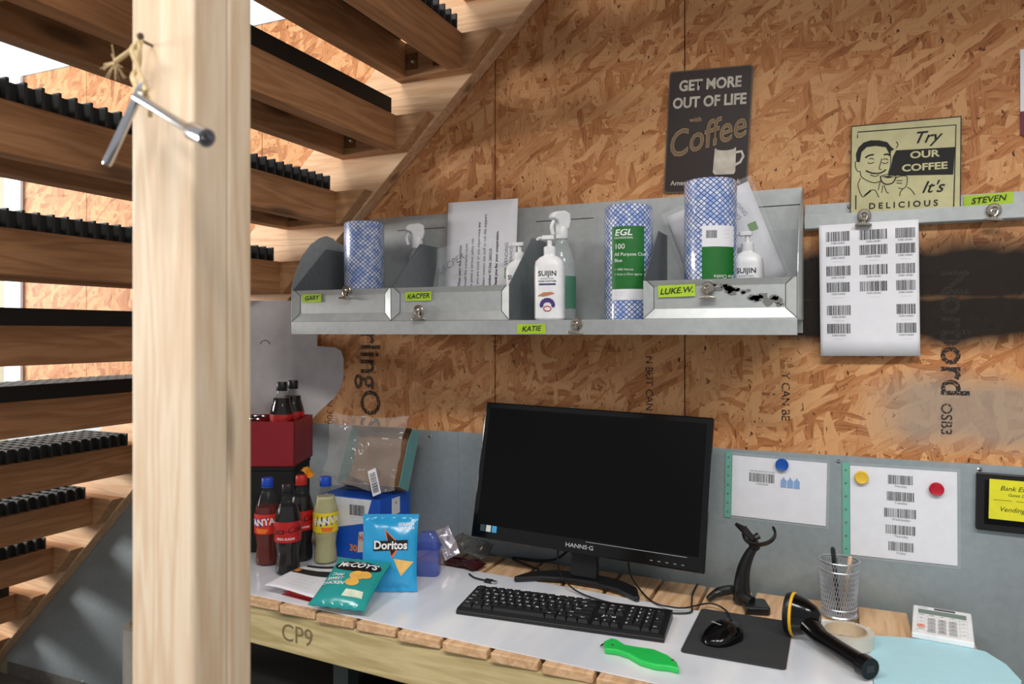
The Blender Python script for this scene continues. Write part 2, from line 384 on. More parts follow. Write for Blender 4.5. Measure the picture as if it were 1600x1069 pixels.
for i in range(60):
    q = Vector((-.032, -.024, -.022)) if i % 2 else Vector((.012, -.026, -.055)); d = Vector((random.gauss(-.5 if i % 2 else .2, .5), random.gauss(0, .3), random.gauss(-.4, .5)))*.016
    tube(bm, [q, q+d*.6, q+d], .0004, 3)
obj('fray', bm, ROPE, rope, stuff=True)
wr = thing('socket_wrench', 'chrome T-handle socket wrench hanging by string on the pine post', 'wrench', tuple(onpost(215, 152, .03)))
o0 = onpost(215, 152, .03)
e1 = onpost(166, 258, .05)-o0; e0 = onpost(224, 132, .025)-o0; e2 = onpost(300, 205, .06)-o0; e3 = onpost(323, 216, .066)-o0
bm = new(); tube(bm, [e0, e0*.5, e1*.5, e1*.97, e1], [.005, .0052, .0052, .0052, .004], 14); obj('cross_bar', bm, CHROME, wr, smooth=True)
bm = new(); tube(bm, [Vector((0, 0, 0)), e2*.25, e2*.95, e2], [.0062, .0052, .0052, .0075], 14); sh = obj('shaft', bm, CHROME, wr, smooth=True)
d = (e3-e2).normalized(); Mq = Matrix.Translation(e2) @ d.to_track_quat('Z', 'Y').to_matrix().to_4x4(); L = (e3-e2).length
bm = new(); lathe(bm, [(.0065, -.006), (.0095, 0), (.0095, L), (.0065, L), (.006, L*.45), (.0005, L*.4)], 18, Mq); obj('socket', bm, CHROME, wr, smooth=True)
# ================================================================ stretch-film roll on the floor
p = C((226-800)/FPX*2.13, 2.13, 0)
fr = thing('film_roll', 'tall grey stretch film roll with cardboard core standing behind the post', 'film roll', tuple(p))
bm = new(); lathe(bm, [(.04, 0), (.057, 0), (.057, .5), (.04, .5), (.04, 0)], 36, cap=False); obj('film', bm, plain('film', (170, 166, 158), .25), fr, smooth=True)
bm = new(); lathe(bm, [(.032, -.0), (.0395, -.0), (.0395, .508), (.032, .508), (.032, 0)], 30, cap=False); obj('core', bm, plain('card_core', (150, 122, 92), .8), fr, smooth=True)
# ================================================================ desk made from a pallet
def fy(x): return -.547-.06*(x+1.14)
desk = thing('pallet_desk', 'workbench of pale pallet boards with a treated front beam along the wall', 'desk', (0, 0, 0))
x = -1.575; n = 0
while x < .2:
    wdt = .098+random.uniform(-.002, .002); f = fy(x+.05)+random.uniform(-.004, .004)
    bm = new(); box(bm, x, x+wdt, f, -.03+random.uniform(-.01, .004), DZ-.019, DZ-random.uniform(0, .0008)); obj('deck_board', bm, PALLET, desk, bevel=.0025)
    x += .1075
ang = math.atan(-.06)
def dbeam(y, nm, hh=.088, th=.04):
    bm = new(); box(bm, -.02, 1.82, 0, th, -hh, 0); return obj(nm, bm, BEAMX, desk, (-1.57, y, DZ-.0195), (0, 0, ang if nm == 'front_beam' else 0), bevel=.003)
fb = dbeam(fy(-1.57)+.006, 'front_beam'); dbeam(-.075, 'back_beam')
LEG = plain('leg_steel', (62, 74, 72), .5, .4)
for X, Y in ((-1.545, fy(-1.545)+.05), (.22, fy(.22)+.05), (-1.545, -.1), (.22, -.1), (-1.02, fy(-1.02)+.06)):
    bm = new(); box(bm, X-.02, X+.02, Y, Y+.04, 0, DZ-.108); obj('leg', bm, LEG, desk)
st = text('CP9', .055, plain('stamp_ink', (122, 106, 74), .8), fb, .47, -.045, 0, M=Matrix(((1, 0, 0, 0), (0, 0, -1, -.0006), (0, 1, 0, 0), (0, 0, 0, 1))), name='stamp')
for i, (X, w_, d_, h_) in enumerate(((-1.27, .42, .36, .5), (-.72, .5, .36, .48))):  # plain black blocks added to make the space under the desk dark
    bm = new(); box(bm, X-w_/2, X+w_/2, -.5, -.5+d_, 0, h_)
    o = tag(obj('shade_block', bm, plain('shade_black', (16, 16, 18), .8), bevel=.006), ('black block standing in for the shade under the left end of the pallet desk', 'black block standing in for the shade under the middle of the pallet desk')[i], 'box')
# milky white plastic sheet and pale blue sheet on top
bm = new(); pts = [(-1.50, fy(-1.5)+.012), (.052, fy(.052)+.02), (.054, -.215), (-.30, -.212), (-.62, -.185), (-.99, -.16), (-1.5, -.15)]
prism(bm, pts, 0, .0022); t = NT('milky_sheet'); t.set(color=t.ramp(t.noise(t.map(t.co(), (5, 1, 1), (0, 0, .5)), 2.2, 2), [(.35, lin((214, 220, 230))), (.65, lin((236, 236, 240)))]), rough=.22, coat=.3)
tag(obj('desk_sheet', bm, t.m, None, (0, 0, DZ+.0004)), 'milky white plastic sheet lying over the pallet boards', 'plastic sheet')
bm = new(); c0 = [D(1356, 996), D(1420, 1000), D(1500, 1012), D(1540, 1022), D(1572, 1042), D(1596, 1068), D(1590, 1130)]
pts = [(q.x, q.y) for q in c0]+[(.26, fy(.25)+.01), (.056, fy(.05)+.01)]
prism(bm, pts, 0, .0015); tag(obj('blue_sheet', bm, plain('pale_blue', (176, 222, 234), .5, var=.02), None, (0, 0, DZ+.003)), 'pale blue plastic sheet covering the right end of the desk', 'plastic sheet')
# ================================================================ galvanised shelf on the wall
SX0, SX1, SF = -1.366, -.078, -.25          # ends and front
ZS = H+.028
shelf = thing('metal_shelf', 'long galvanised steel shelf with a curved end plate fixed to the chipboard wall', 'shelf', (SX0, 0, ZS))
SW = SX1-SX0
bm = new(); prism(bm, [(0, -.03), (SW, -.03), (SW, .309), (.085, .309), (0, .23)], -.0035, -.002, Matrix(((1, 0, 0, 0), (0, 0, 1, 0), (0, 1, 0, 0), (0, 0, 0, 1)))); obj('back_plate', bm, GALV, shelf)
bm = new(); box(bm, 0, SW, SF, -.0036, -.0015, 0); obj('shelf_plate', bm, GALV, shelf)
bm = new(); box(bm, 0, SW, SF-.0015, SF, -.034, 0); box(bm, 0, SW, SF, SF+.014, -.034, -.0325); obj('front_lip', bm, GALV, shelf, bevel=.0006)
prof = [(-.2495, -.0), (-.2495, .095), (-.235, .135), (-.205, .185), (-.17, .22), (-.13, .252), (-.09, .28), (-.05, .298), (-.004, .309), (-.004, 0)]
MX = Matrix(((0, 0, 1, 0), (1, 0, 0, 0), (0, 1, 0, 0), (0, 0, 0, 1)))
for x in (-.0015, SW):
    bm = new(); prism(bm, prof if x > 0 else prof[:5]+[(-.13, .243), (-.1, .252), (-.07, .248), (-.05, .238), (-.004, .23), (-.004, 0)], x, x+.0015, MX); obj('end_plate', bm, GALV, shelf)
for x in (.42, .47, .93, 1.17):
    inst('screw', scr.data, shelf, (x, -.0036, .268), (PI/2, 0, 0))
bm = new()
for x0, x1 in ((.18, .34), (.36, .42), (.62, .78), (1.07, SW)): box(bm, x0, x1, -.0042, -.0035, .2685, .2705)
obj('crease', bm, plain('seam_dark', (40, 40, 40), .7), shelf)
def tray(x0, x1, label, back=.212):
    w = x1-x0; th = .0012; d = .243; h = .084
    t = thing('metal_bin', label, 'metal bin', (x0, SF+.001, ZS+.0005), group=None)
    bm = new(); box(bm, 0, w, 0, d, 0, th); obj('bin_floor', bm, GALV, t)
    bm = new(); box(bm, 0, w, d-th, d, th, back); obj('bin_back', bm, GALV, t)
    sp = [(0.001, th), (.001, h), (.145, back), (d-th, back), (d-th, th)]
    for x in (0, w-th):
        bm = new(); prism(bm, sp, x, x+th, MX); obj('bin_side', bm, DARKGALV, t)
    i = .022; y = .007
    O = [(0, 0, .001), (w, 0, .001), (w, 0, h), (0, 0, h)]; N = [(i, y, i), (w-i, y, i), (w-i, y, h-.014), (i, y, h-.014), (i*.35, .002, h), (w-i*.35, .002, h)]
    bm = new(); vo = [bm.verts.new(v) for v in O]; vn = [bm.verts.new(v) for v in N]
    bm.faces.new((vn[0], vn[1], vn[2], vn[5], vn[4], vn[3])); bm.faces.new((vo[0], vo[1], vn[1], vn[0])); bm.faces.new((vo[0], vn[0], vn[3], vn[4], vo[3])); bm.faces.new((vo[1], vo[2], vn[5], vn[2], vn[1]))
    fp = obj('bin_front', bm, GALV, t, solid=.0012)
    bm = new()
    for a, b in ((O[0], N[0]), (O[1], N[1]), (N[0], N[3]), (N[3], N[4]), (N[1], N[2]), (N[2], N[5])): tube(bm, [Vector(a)+Vector((0, -.0009, 0)), Vector(b)+Vector((0, -.0009, 0))], .0007, 5)
    obj('folded_seam', bm, MATS['seam_dark'], fp, stuff=True)
    return t
tray(SX0+.001, -1.0485, 'galvanised bin with the GARY label at the curved end of the shelf')
tray(-1.0465, -.7174, 'galvanised bin with the KACPER label')
tr3 = tray(-.394, SX1-.001, 'scuffed galvanised bin with the LUKE.W. label')
bm = new(); random.seed(9)
for i in range(26):
    u = random.random(); cx = .14+u*.15; cz = .075-u*.042+random.uniform(-.008, .008); r = random.uniform(.003, .009)
    bm.faces.new([bm.verts.new((cx+r*1.5*math.cos(a)*random.uniform(.6, 1.2), .0052, cz+r*math.sin(a)*random.uniform(.6, 1.2))) for a in [j*PI/4 for j in range(8)]])
obj('scuff', bm, plain('scuff_grey', (112, 112, 110), .7), tr3)
# ---- green tape name labels
def wallroot(name, label, cat, p, roll=0.0, group=None, pitch=PI/2): return thing(name, label, cat, tuple(p), (pitch, roll, 0), group)
def tape(s, px, py, off, label, w, h=.0225, tilt=0, fs=.017):
    t = wallroot('tape_label', label, 'label', W(px, py, off), tilt)
    bm = new(); sheet(bm, w, h, 6, 1, lambda x, y: (x, y, .0003+.0006*math.sin(x*90))); obj('tape', bm, GREENTAPE, t, solid=.0003)
    text(s, fs, INK, t, 0, 0, .0014, bold=.012, shear=.25, rz=.03, sx=1.05)
tape('GARY', 487, 466, .2465, 'lime tape label reading GARY', .064)
tape('KACPER', 653.5, 463, .2465, 'lime tape label reading KACPER', .076)
tape('KATIE', 830, 514, .2522, 'lime tape label reading KATIE on the shelf lip', .072)
tape('LUKE.W.', 1057, 454.5, .2465, 'lime tape label reading LUKE.W.', .08, .026, -.02, .018)
# ---- bulldog clips with magnets
def clip(px, py, off, label, yaw=0.0):
    t = wallroot('bulldog_clip', label, 'clip', W(px, py, off), 0, 'magnetic bulldog clips'); t.rotation_euler = (PI/2, yaw, 0)
    bm = new(); lathe(bm, [(.0135, 0), (.014, .001), (.014, .0045), (.0125, .006), (.005, .0066)], 24, T(0, .006, 0)); obj('magnet_disc', bm, NICKEL, t, smooth=True)
    bm = new(); lathe(bm, [(.006, .006), (.006, .012), (.0035, .014)], 14, T(0, .006, 0)); obj('rivet', bm, NICKEL, t, smooth=True)
    bm = new(); tube(bm, [(-.006, .004, .01), (-.005, -.004, .012), (0, -.009, .011), (.005, -.004, .012), (.006, .004, .01)], .0018, 7); box(bm, -.004, .004, -.014, .006, .004, .012); obj('clip_body', bm, NICKEL, t, smooth=True)
    bm = new(); prism(bm, [(-.017, -.017), (.017, -.017), (.0165, -.013), (.006, -.011), (-.006, -.011), (-.0165, -.013)], .001, .0125); obj('jaw', bm, NICKEL, t, bevel=.001)
clip(542, 458, .2485, 'magnetic bulldog clip on the front of the GARY bin', .12)
clip(655, 489, .2535, 'magnetic bulldog clip on the front of the KACPER bin', -.1)
clip(901, 510, .2518, 'magnetic bulldog clip on the shelf lip near the KATIE label', .1)
clip(1106, 455, .2475, 'magnetic bulldog clip on the front of the LUKE.W. bin')
# ---- blue cloth rolls
def clothroll(px, off, base, hgt, r, rz, label, kind):
    q = W(px, 480, off); t = thing('cloth_roll', label, 'cloth roll', (q.x, q.y, base), (0, 0, rz), 'rolls of blue cleaning cloth')
    bm = new(); lathe(bm, [(.018, 0), (r, 0), (r, hgt-.004), (r-.004, hgt), (.018, hgt), (.018, 0)], 48, cap=False); obj('cloth', bm, ROLL, t, smooth=True)
    def wp(x, y): a = x/r-PI/2; return ((r+.0007)*math.cos(a), (r+.0007)*math.sin(a), y)
    def patch(x0, x1, y0, y1, mat, e=0):
        bm = new(); rr = r+.0004+e; n = 14
        for i in range(n):
            f = []
            for xx, yy in ((x0+(x1-x0)*i/n, y0), (x0+(x1-x0)*(i+1)/n, y0), (x0+(x1-x0)*(i+1)/n, y1), (x0+(x1-x0)*i/n, y1)):
                a = xx/r-PI/2; f.append(bm.verts.new((rr*math.cos(a), rr*math.sin(a), yy)))
            bm.faces.new(f)
        return obj('paper_label', bm, mat, t)
    if kind == 0:
        patch(-.02, .06, .07, .215, GREENLAB); patch(-.02, .06, .045, .07, PAPER)
        text('EGL', .02, WHITEINK, t, -.012, .2, align='LEFT', warp=wp, bold=.02, shear=.2, sx=1.2); text('PROFESSIONAL', .0065, WHITEINK, t, -.012, .188, align='LEFT', warp=wp)
        text('100', .017, WHITEINK, t, -.012, .168, align='LEFT', warp=wp); text('All Purpose Cloths', .011, WHITEINK, t, -.012, .15, align='LEFT', warp=wp); text('Blue', .011, WHITEINK, t, -.012, .136, align='LEFT', warp=wp)
        text('+ 100% Viscose', .007, WHITEINK, t, -.012, .115, align='LEFT', warp=wp); text('+ 51cm x 27cm approx', .007, WHITEINK, t, -.012, .104, align='LEFT', warp=wp)
        for i in range(5): text('------ ----- ----'[:17-i*2], .005, INKGREY, t, -.012, .064-.004*i, align='LEFT', warp=wp)
    elif kind == 1:
        patch(-.075, -.02, .09, .2, GREENLAB); patch(-.06, -.021, .04, .089, PAPER)
        bb = barcode(t, 0, 0, .022, .014, 0); 
        for v in bb.data.vertices: v.co = Vector(wp(v.co.x-.037, v.co.y+.07))
    else:
        patch(-.015, .062, .13, .176, PAPER); patch(-.015, .062, .04, .13, GREENLAB)
        bb = barcode(t, 0, 0, .024, .017, 0)
        for v in bb.data.vertices: v.co = Vector(wp(v.co.x+.006, v.co.y+.157))
        text('Blue Cloths', .011, WHITEINK, t, .036, .065, rz=PI, warp=wp); text('EGL', .013, WHITEINK, t, .05, .05, rz=PI, warp=wp)
        for i in range(3): text('--------', .005, INKGREY, t, .04, .166-.008*i, warp=wp)
clothroll(569, .12, ZS+.003, .275, .0555, -.55, 'blue diamond cloth roll standing in the GARY bin', 1)
clothroll(982, .135, ZS+.001, .268, .0565, -.12, 'blue diamond cloth roll with green label standing on the open shelf', 0)
clothroll(1110, .15, ZS+.028, .282, .0575, .1, 'blue diamond cloth roll with upside-down label standing in the LUKE.W. bin', 2)
# ---- hand sanitiser pump bottles
def pump(px, off, label, base, yaw=0.0, fr=False):
    q = W(px, 480, off); t = thing('pump_bottle', label, 'bottle', (q.x, q.y, base), (0, 0, yaw), 'white pump bottles of hand sanitiser')
    bm = new(); rings = []
    for w, d, z in ((.064, .046, 0), (.07, .052, .004), (.07, .052, .125), (.066, .048, .138), (.046, .036, .148), (.028, .028, .152), (.026, .026, .156)):
        rings.append([bm.verts.new((x, y, z)) for x, y in rounded(w, d, min(w, d)*.36, 5)])
    for a, b in zip(rings, rings[1:]):
        n = len(a)
        for i in range(n): bm.faces.new((a[i], a[(i+1) % n], b[(i+1) % n], b[i]))
    bm.faces.new(rings[0][::-1]); bm.faces.new(rings[-1]); obj('bottle_body', bm, WHITE, t, smooth=True)
    bm = new(); lathe(bm, [(.014, .154), (.0145, .156), (.0145, .172), (.009, .175), (.0055, .176), (.0055, .19)], 20); obj('collar', bm, WHITE, t, smooth=True)
    bm = new(); prism(bm, rounded(.03, .017, .006), .19, .2, T(-.004, 0, 0)); tube(bm, [(-.014, 0, .196), (-.026, 0, .195), (-.032, 0, .19)], .0035, 8); obj('pump_head', bm, WHITE, t, bevel=.002, smooth=True)
    def wp(x, y): return (x, -.0268, y)
    text('SUIJIN', .0165, INK, t, 0, .108, warp=wp, bold=.012)
    text('ANTIBACTERIAL', .0045, INKGREY, t, 0, .096, warp=wp); text('HAND SANITISER', .0055, INK, t, 0, .09, warp=wp, bold=.01)
    flat(rect(0, .083, .04, .0035), plain('navy', (40, 40, 90), .5), t, name='label_stripe', warp=lambda x, y: (x, -.0267, y))
    bm = new(); bm.faces.new([bm.verts.new((x, -.0267, z)) for x, z in ((-.024, .056), (-.01, .064), (.01, .065), (.018, .061), (.004, .057), (-.01, .054))]); obj('hand_print', bm, plain('skin_print', (190, 130, 90), .5), t)
    bm = new()
    for i in range(9):
        a = PI*i/8; c = Vector((.014*math.cos(a), 0, .034+.012*math.sin(a)))
        bm.faces.new([bm.verts.new((c.x+.005*math.cos(k*PI/3), -.0267-.00002*i, c.z+.006*math.sin(k*PI/3))) for k in range(6)])
    obj('lavender_print', bm, plain('purple', (74, 52, 120), .5), t)
    bm = new(); tube(bm, [(.009*math.cos(a), -.0267, .026+.006*math.sin(a)) for a in [k*PI/6 for k in range(12)]], .0012, 4, closed=True); obj('ring_print', bm, plain('red_print', (200, 70, 60), .5), t)
pump(859, .21, 'white sanitiser pump bottle standing on the open shelf', ZS+.001, .15)
pump(812, .1, 'white sanitiser pump bottle inside the KACPER bin', ZS+.003, .0)
pump(1168, .078, 'white sanitiser pump bottle inside the LUKE.W. bin', ZS+.003, 0)
# ---- trigger spray bottles
CLEARB = clear('clear_plastic', (196, 206, 206), .38, .08)
def spray(px, off, base, label, yaw):
    q = W(px, 480, off); t = thing('spray_bottle', label, 'spray bottle', (q.x, q.y, base), (0, 0, yaw), 'trigger spray bottles')
    bm = new(); lathe(bm, [(.03, 0), (.035, .004), (.035, .12), (.032, .15), (.02, .185), (.0135, .2), (.0135, .21)], 28); obj('bottle_body', bm, CLEARB, t, smooth=True)
    bm = new(); lathe(bm, [(.0355, .03), (.0355, .11)], 28, cap=False); obj('bottle_label', bm, plain('label_teal', (70, 120, 96), .5), t, smooth=True)
    bm = new(); lathe(bm, [(.015, .205), (.016, .208), (.0155, .232), (.014, .236)], 20); obj('collar', bm, WHITE, t, smooth=True)
    bm = new(); pts = [(.016, .228), (.021, .25), (.019, .27), (.004, .276), (-.024, .272), (-.033, .264), (-.033, .254), (-.018, .25), (-.013, .24), (-.014, .228)]
    prism(bm, pts, -.0125, .0125, Matrix(((1, 0, 0, 0), (0, 0, 1, 0), (0, 1, 0, 0), (0, 0, 0, 1)))); obj('trigger_head', bm, WHITE, t, bevel=.006, seg=3, smooth=True)
    bm = new(); tube(bm, spline([(-.022, 0, .252), (-.03, 0, .235), (-.026, 0, .215)], 5), [.005]*11, 8); obj('trigger', bm, WHITE, t, smooth=True)
spray(652, .05, ZS+.003, 'clear trigger spray bottle standing in the GARY bin', .5)
spray(878, .1, ZS+.001, 'clear trigger spray bottle behind the white pump bottle on the open shelf', .9)
# ---- papers standing in the bins
def paper(p, w, h, roll, label, name='paper_sheet', pitch=PI/2-.03, bend=.004, cat='paper'):
    t = wallroot(name, label, cat, p, roll, pitch=pitch)
    bm = new(); sheet(bm, w, h, 10, 10, lambda x, y: (x, y, bend*math.sin(y*9+1)*math.cos(x*8))); obj('page', bm, PAPER, t, solid=.0003, smooth=True); return t
t = paper(W(751, 398, .04), .212, .297, .015, 'white notice standing upright in the KACPER bin', pitch=PI/2-.05, bend=.001)
for i, (s, b) in enumerate((('When using this machine', .015), ('should the contents cause', 0), ('or poses a serious safety risk', 0), ('If you are stuck or you experience any', 0), ('please contact site staff or call this support', 0), ('number 01266 280028', 0), ('Thank you for your cooperation.', .015))):
    text(s, .0115, INK, t, -.062+i*.0185, -.09, .0016, rz=PI/2, bold=b+.006, align='LEFT')
text('VENDING', .014, INKGREY, t, .078, .0, .0016, rz=PI/2); text('SERVICES', .012, INKGREY, t, .092, .0, .0016, rz=PI/2)
flat(rect(.086, -.052, .024, .03), plain('logo_green', (100, 150, 50), .5), t, .0014)
FILM = clear('clear_film', (225, 230, 235), .2, .12)
bagp = W(722, 418, .09); t = thing('plastic_bag', 'clear plastic bag with handwriting hanging in front of the notice', 'plastic bag', tuple(bagp), (PI/2-.1, -.12, 0))
bm = new(); sheet(bm, .17, .15, 16, 14, lambda x, y: (x+.01*math.sin(y*20), y+.012*math.sin(x*14), .006*noise.noise(Vector((x*18, y*18, 3)))+.004*math.sin(x*40+y*25))); obj('film', bm, FILM, t, smooth=True)
text('KACPER', .026, INKGREY, t, -.03, .01, .012, rz=.4, shear=.2)
t = paper(W(1132, 383, .03), .205, .24, -.36, 'white notice in a clear sleeve leaning askew in the LUKE.W. bin', pitch=PI/2-.02, bend=.001)
text('VENDING', .014, INKGREY, t, .062, .075, .0016, rz=-PI/2+.3); text('SERVICES', .014, INKGREY, t, .046, .07, .0016, rz=-PI/2+.3)
flat(rect(.075, .015, .02, .02), MATS['logo_green'], t, .0014)
bm = new(); sheet(bm, .225, .262, 8, 8, lambda x, y: (x, y, .0035+.001*math.sin(x*50+y*30))); obj('clear_sleeve', bm, FILM, t, smooth=True)
bm = new(); random.seed(3); sheet(bm, .05, .04, 8, 7, lambda x, y: (x, .012*noise.noise(Vector((x*60, y*60, 0))), y+.01*noise.noise(Vector((x*70, y*50, 5))))); 
q = W(1185, 428, .2); tag(obj('film_scrap', bm, FILM, None, (q.x, q.y, ZS+.035), (.3, .2, .1), smooth=True), 'crumpled clear film scrap inside the LUKE.W. bin', 'film scrap')
# ================================================================ rail, signs, notices on the wall
xr0 = SX1+.004
rail = thing('steel_rail', 'galvanised steel channel rail screwed to the wall beside the shelf', 'rail', (xr0, 0, H))
bm = new(); box(bm, 0, 1.2, -.0035, -.002, .235, .295); obj('rail_back', bm, GALV, rail)
bm = new(); box(bm, 0, 1.2, -.022, -.0205, .238, .268); box(bm, 0, 1.2, -.0205, -.0036, .2365, .238); obj('rail_front', bm, GALV, rail, bevel=.0005)
tape('STEVEN', 1544, 312, .0042, 'lime tape label reading STEVEN on the wall rail', .09, .024, -.03, .0175)
clip(1350, 341, .0285, 'magnetic bulldog clip on the rail holding the barcode sheet', .08)
clip(1552, 333, .0235, 'magnetic bulldog clip on the rail under the STEVEN label', .1)
# barcode sheet
pc = W(1357, 452, .0255); bs = wallroot('barcode_sheet', 'white sheet of printed barcodes hanging from the rail', 'paper', pc, -.012)
def cz(x): return -.55*max(0, x-.045)**1.6 if x > .045 else 0
bm = new(); sheet(bm, .2, .297, 24, 8, lambda x, y: (x, y, cz(x)+.002*math.sin(y*11))); obj('page', bm, PAPER, bs, solid=.0003, smooth=True)
def bcx(c): return (c-190)/595*.205-.1025
def bcy(c): return .1485-(c-105)/868*.297
for cx, cw in ((312, 148), (520, 168), (703, 115)):
    for cy in (185, 283, 412, 520, 672, 793):
        if cx == 520 and cy > 600: continue
        x, y = bcx(cx), bcy(cy); b = barcode(bs, 0, 0, cw/595*.2, .022, 0)
        tt = text('0380100081', .006, INKGREY, bs, x, y-.0155); t2 = text('---- ------ -----', .0038, INKGREY, bs, x, y-.0235)
        for v in b.data.vertices: v.co = Vector((v.co.x+x, v.co.y+y, 0))
        for ob in (b, tt, t2):
            for v in ob.data.vertices: v.co.z = cz(v.co.x)+.002*math.sin(v.co.y*11)+.0006
# dark coffee sign
s1 = wallroot('coffee_sign', 'dark brown tin sign reading GET MORE OUT OF LIFE with Coffee', 'sign', W(1105.5, 204, .003), .05)
bm = new(); prism(bm, rounded(.2, .302, .008), 0, .0015); obj('plate', bm, plain('sign_brown', (44, 32, 28), .45), s1)
bm = new(); o_ = rounded(.2, .302, .008); i_ = rounded(.194, .296, .007); n_ = len(o_)
for i in range(n_): bm.faces.new([bm.verts.new((*p, .0018)) for p in (o_[i], o_[(i+1) % n_], i_[(i+1) % n_], i_[i])])
obj('worn_rim', bm, plain('rim', (96, 80, 66), .5), s1)
CREAM = plain('cream_print', (200, 192, 178), .6, var=.2); TAN = plain('tan_print', (176, 146, 104), .6, var=.2)
text('GET MORE', .036, CREAM, s1, 0, .112, .002, bold=.035, sx=.86); text('OUT OF LIFE', .036, CREAM, s1, 0, .07, .002, bold=.035, sx=.86)
text('with', .017, TAN, s1, -.03, .028, .002, bold=.005)
text('Coffee', .09, TAN, s1, -.006, -.015, .002, bold=.014, shear=.35, rz=.26, sx=.78); text('Coffee', .09, plain('tan_dark', (120, 98, 70), .6), s1, -.006, -.015, .0022, bold=-.002, shear=.35, rz=.26, sx=.78)
text("America's Favorite Drink", .0165, CREAM, s1, .0, -.127, .002, bold=.008)
mx, my = .047, -.073; bm = new(); prism(bm, [(mx-.027, my+.028), (mx-.029, my-.03), (mx-.024, my-.036), (mx+.02, my-.036), (mx+.024, my-.03), (mx+.023, my+.028)], .0018, .0021); obj('mug_print', bm, CREAM, s1)
bm = new(); bm.faces.new([bm.verts.new((mx-.002+.022*math.cos(a), my+.027+.005*math.sin(a), .0023)) for a in [k*PI/8 for k in range(16)]]); obj('coffee_print', bm, MATS['sign_brown'], s1)
strokes([[(mx+.022, my+.016), (mx+.036, my+.018), (mx+.041, my+.006), (mx+.034, my-.008), (mx+.023, my-.014)]], .006, CREAM, s1, .0021, 'mug_handle')
# cream coffee sign (line drawing of a man with a cup)
s2 = wallroot('coffee_sign', 'cream tin sign reading Try OUR COFFEE with a drawing of a man drinking', 'sign', W(1330, 197, .012), .012, pitch=PI/2-.035)
bm = new(); prism(bm, [(0, 0), (.215, .0), (.215, -.214), (0, -.214)], -.0015, 0); obj('plate', bm, plain('sign_cream', (190, 184, 138), .5, var=.08), s2)
DK = plain('print_black', (12, 12, 11), .7)
bm = new()
for a, b in (((0, 0), (.215, -.0022)), ((0, -.0), (.0018, -.214)), ((.213, 0), (.215, -.214))): box(bm, a[0], b[0], min(a[1], b[1]), max(a[1], b[1])+.0001, .0001, .0004)
obj('rusty_edge', bm, plain('rust_dark', (60, 46, 34), .7), s2)
def sg(cx, cy): u = (cx-245)/840; return (.215*u, -(cy-180+75*u)*.189/655)
def P(*a): return [sg(*q) for q in a]
def SP(*a): return [(v.x, v.y) for v in spline([(*sg(*q), 0) for q in a], 5)]
strokes([P((297, 275), (297, 228), (1045, 172), (1033, 800)), P((290, 725), (290, 835))], .0024, DK, s2, name='border_line')
flat(P((600, 368), (1040, 338), (1028, 545), (540, 565), (560, 500), (575, 420)), DK, s2, .0004, 'black_band')
flat(P((290, 450), (285, 400), (305, 350), (345, 310), (400, 292), (470, 292), (530, 305), (560, 340), (585, 360), (560, 375), (556, 420), (540, 380), (520, 345), (440, 335), (370, 345), (330, 385), (318, 460), (300, 465)), DK, s2, .0005, 'hair_print')
strokes([SP((318, 460), (285, 460), (283, 500), (300, 535), (322, 535)), SP((322, 535), (330, 575), (380, 608), (440, 622), (490, 605)), SP((556, 400), (560, 440), (556, 500), (540, 550)), (.0034, SP((360, 430), (390, 410), (428, 403))), (.0034, SP((505, 405), (530, 398), (552, 408))), SP((380, 465), (400, 474), (430, 462)), SP((490, 462), (515, 472), (540, 460)), SP((490, 432), (478, 480), (470, 512), (490, 518)), (.003, SP((365, 530), (420, 548), (480, 545), (525, 518))), SP((400, 560), (440, 572), (470, 560)), SP((390, 440), (410, 432), (428, 442)), SP((500, 440), (520, 434), (540, 444)),
         (.0026, SP((482, 570), (490, 610), (530, 632), (580, 615), (602, 570))), SP((482, 570), (540, 555), (602, 565)), SP((602, 580), (640, 565), (685, 570), (680, 640), (650, 662), (620, 655)), SP((605, 600), (650, 600)), SP((605, 618), (648, 622)), SP((690, 650), (720, 670), (745, 705)), SP((655, 665), (635, 690), (632, 720)), SP((325, 590), (305, 650), (345, 735), (395, 690), (440, 680), (470, 735)), SP((480, 610), (465, 680)), SP((500, 640), (492, 700)), SP((510, 640), (530, 690), (548, 700)), SP((600, 300), (614, 325), (600, 350))], .0016, DK, s2, .0005, 'line_drawing')
flat(P((490, 572), (540, 566), (592, 572), (540, 584)), DK, s2, .0005, 'cup_print'); flat(P((350, 725), (405, 675), (410, 690), (372, 722)), DK, s2, .0005, 'tie_print')
CR = MATS['sign_cream']
def stext(s, cx, cy, size, mat=DK, **k): x, y = sg(cx, cy); text(s, size, mat, s2, x, y, .0007, **k)
stext('Try', 822, 268, .036, shear=.4, bold=.01); stext('OUR', 815, 397, .021, CR, bold=.03, sx=1.25); stext('COFFEE', 815, 493, .021, CR, bold=.03, sx=1.2); stext("It's", 872, 645, .036, shear=.4, bold=.008)
x, y = sg(655, 785); text('D E L I C I O U S', .0185, DK, s2, x, y, .0007, bold=.02, sx=1.02)
# white and maroon notice cut by the frame edge
q = W(1594, 100, .002); n3 = wallroot('printed_notice', 'white and maroon notice on the chipboard at the edge of view', 'notice', q)
bm = new(); prism(bm, [(0, .03), (.2, .03), (.2, -.1), (0, -.1)], 0, .0012); obj('upper_half', bm, PAPER, n3)
bm = new(); prism(bm, [(0, -.1), (.2, -.1), (.2, -.155), (.01, -.155), (0, -.148)], 0, .0012); obj('lower_half', bm, plain('maroon', (104, 22, 48), .5), n3)
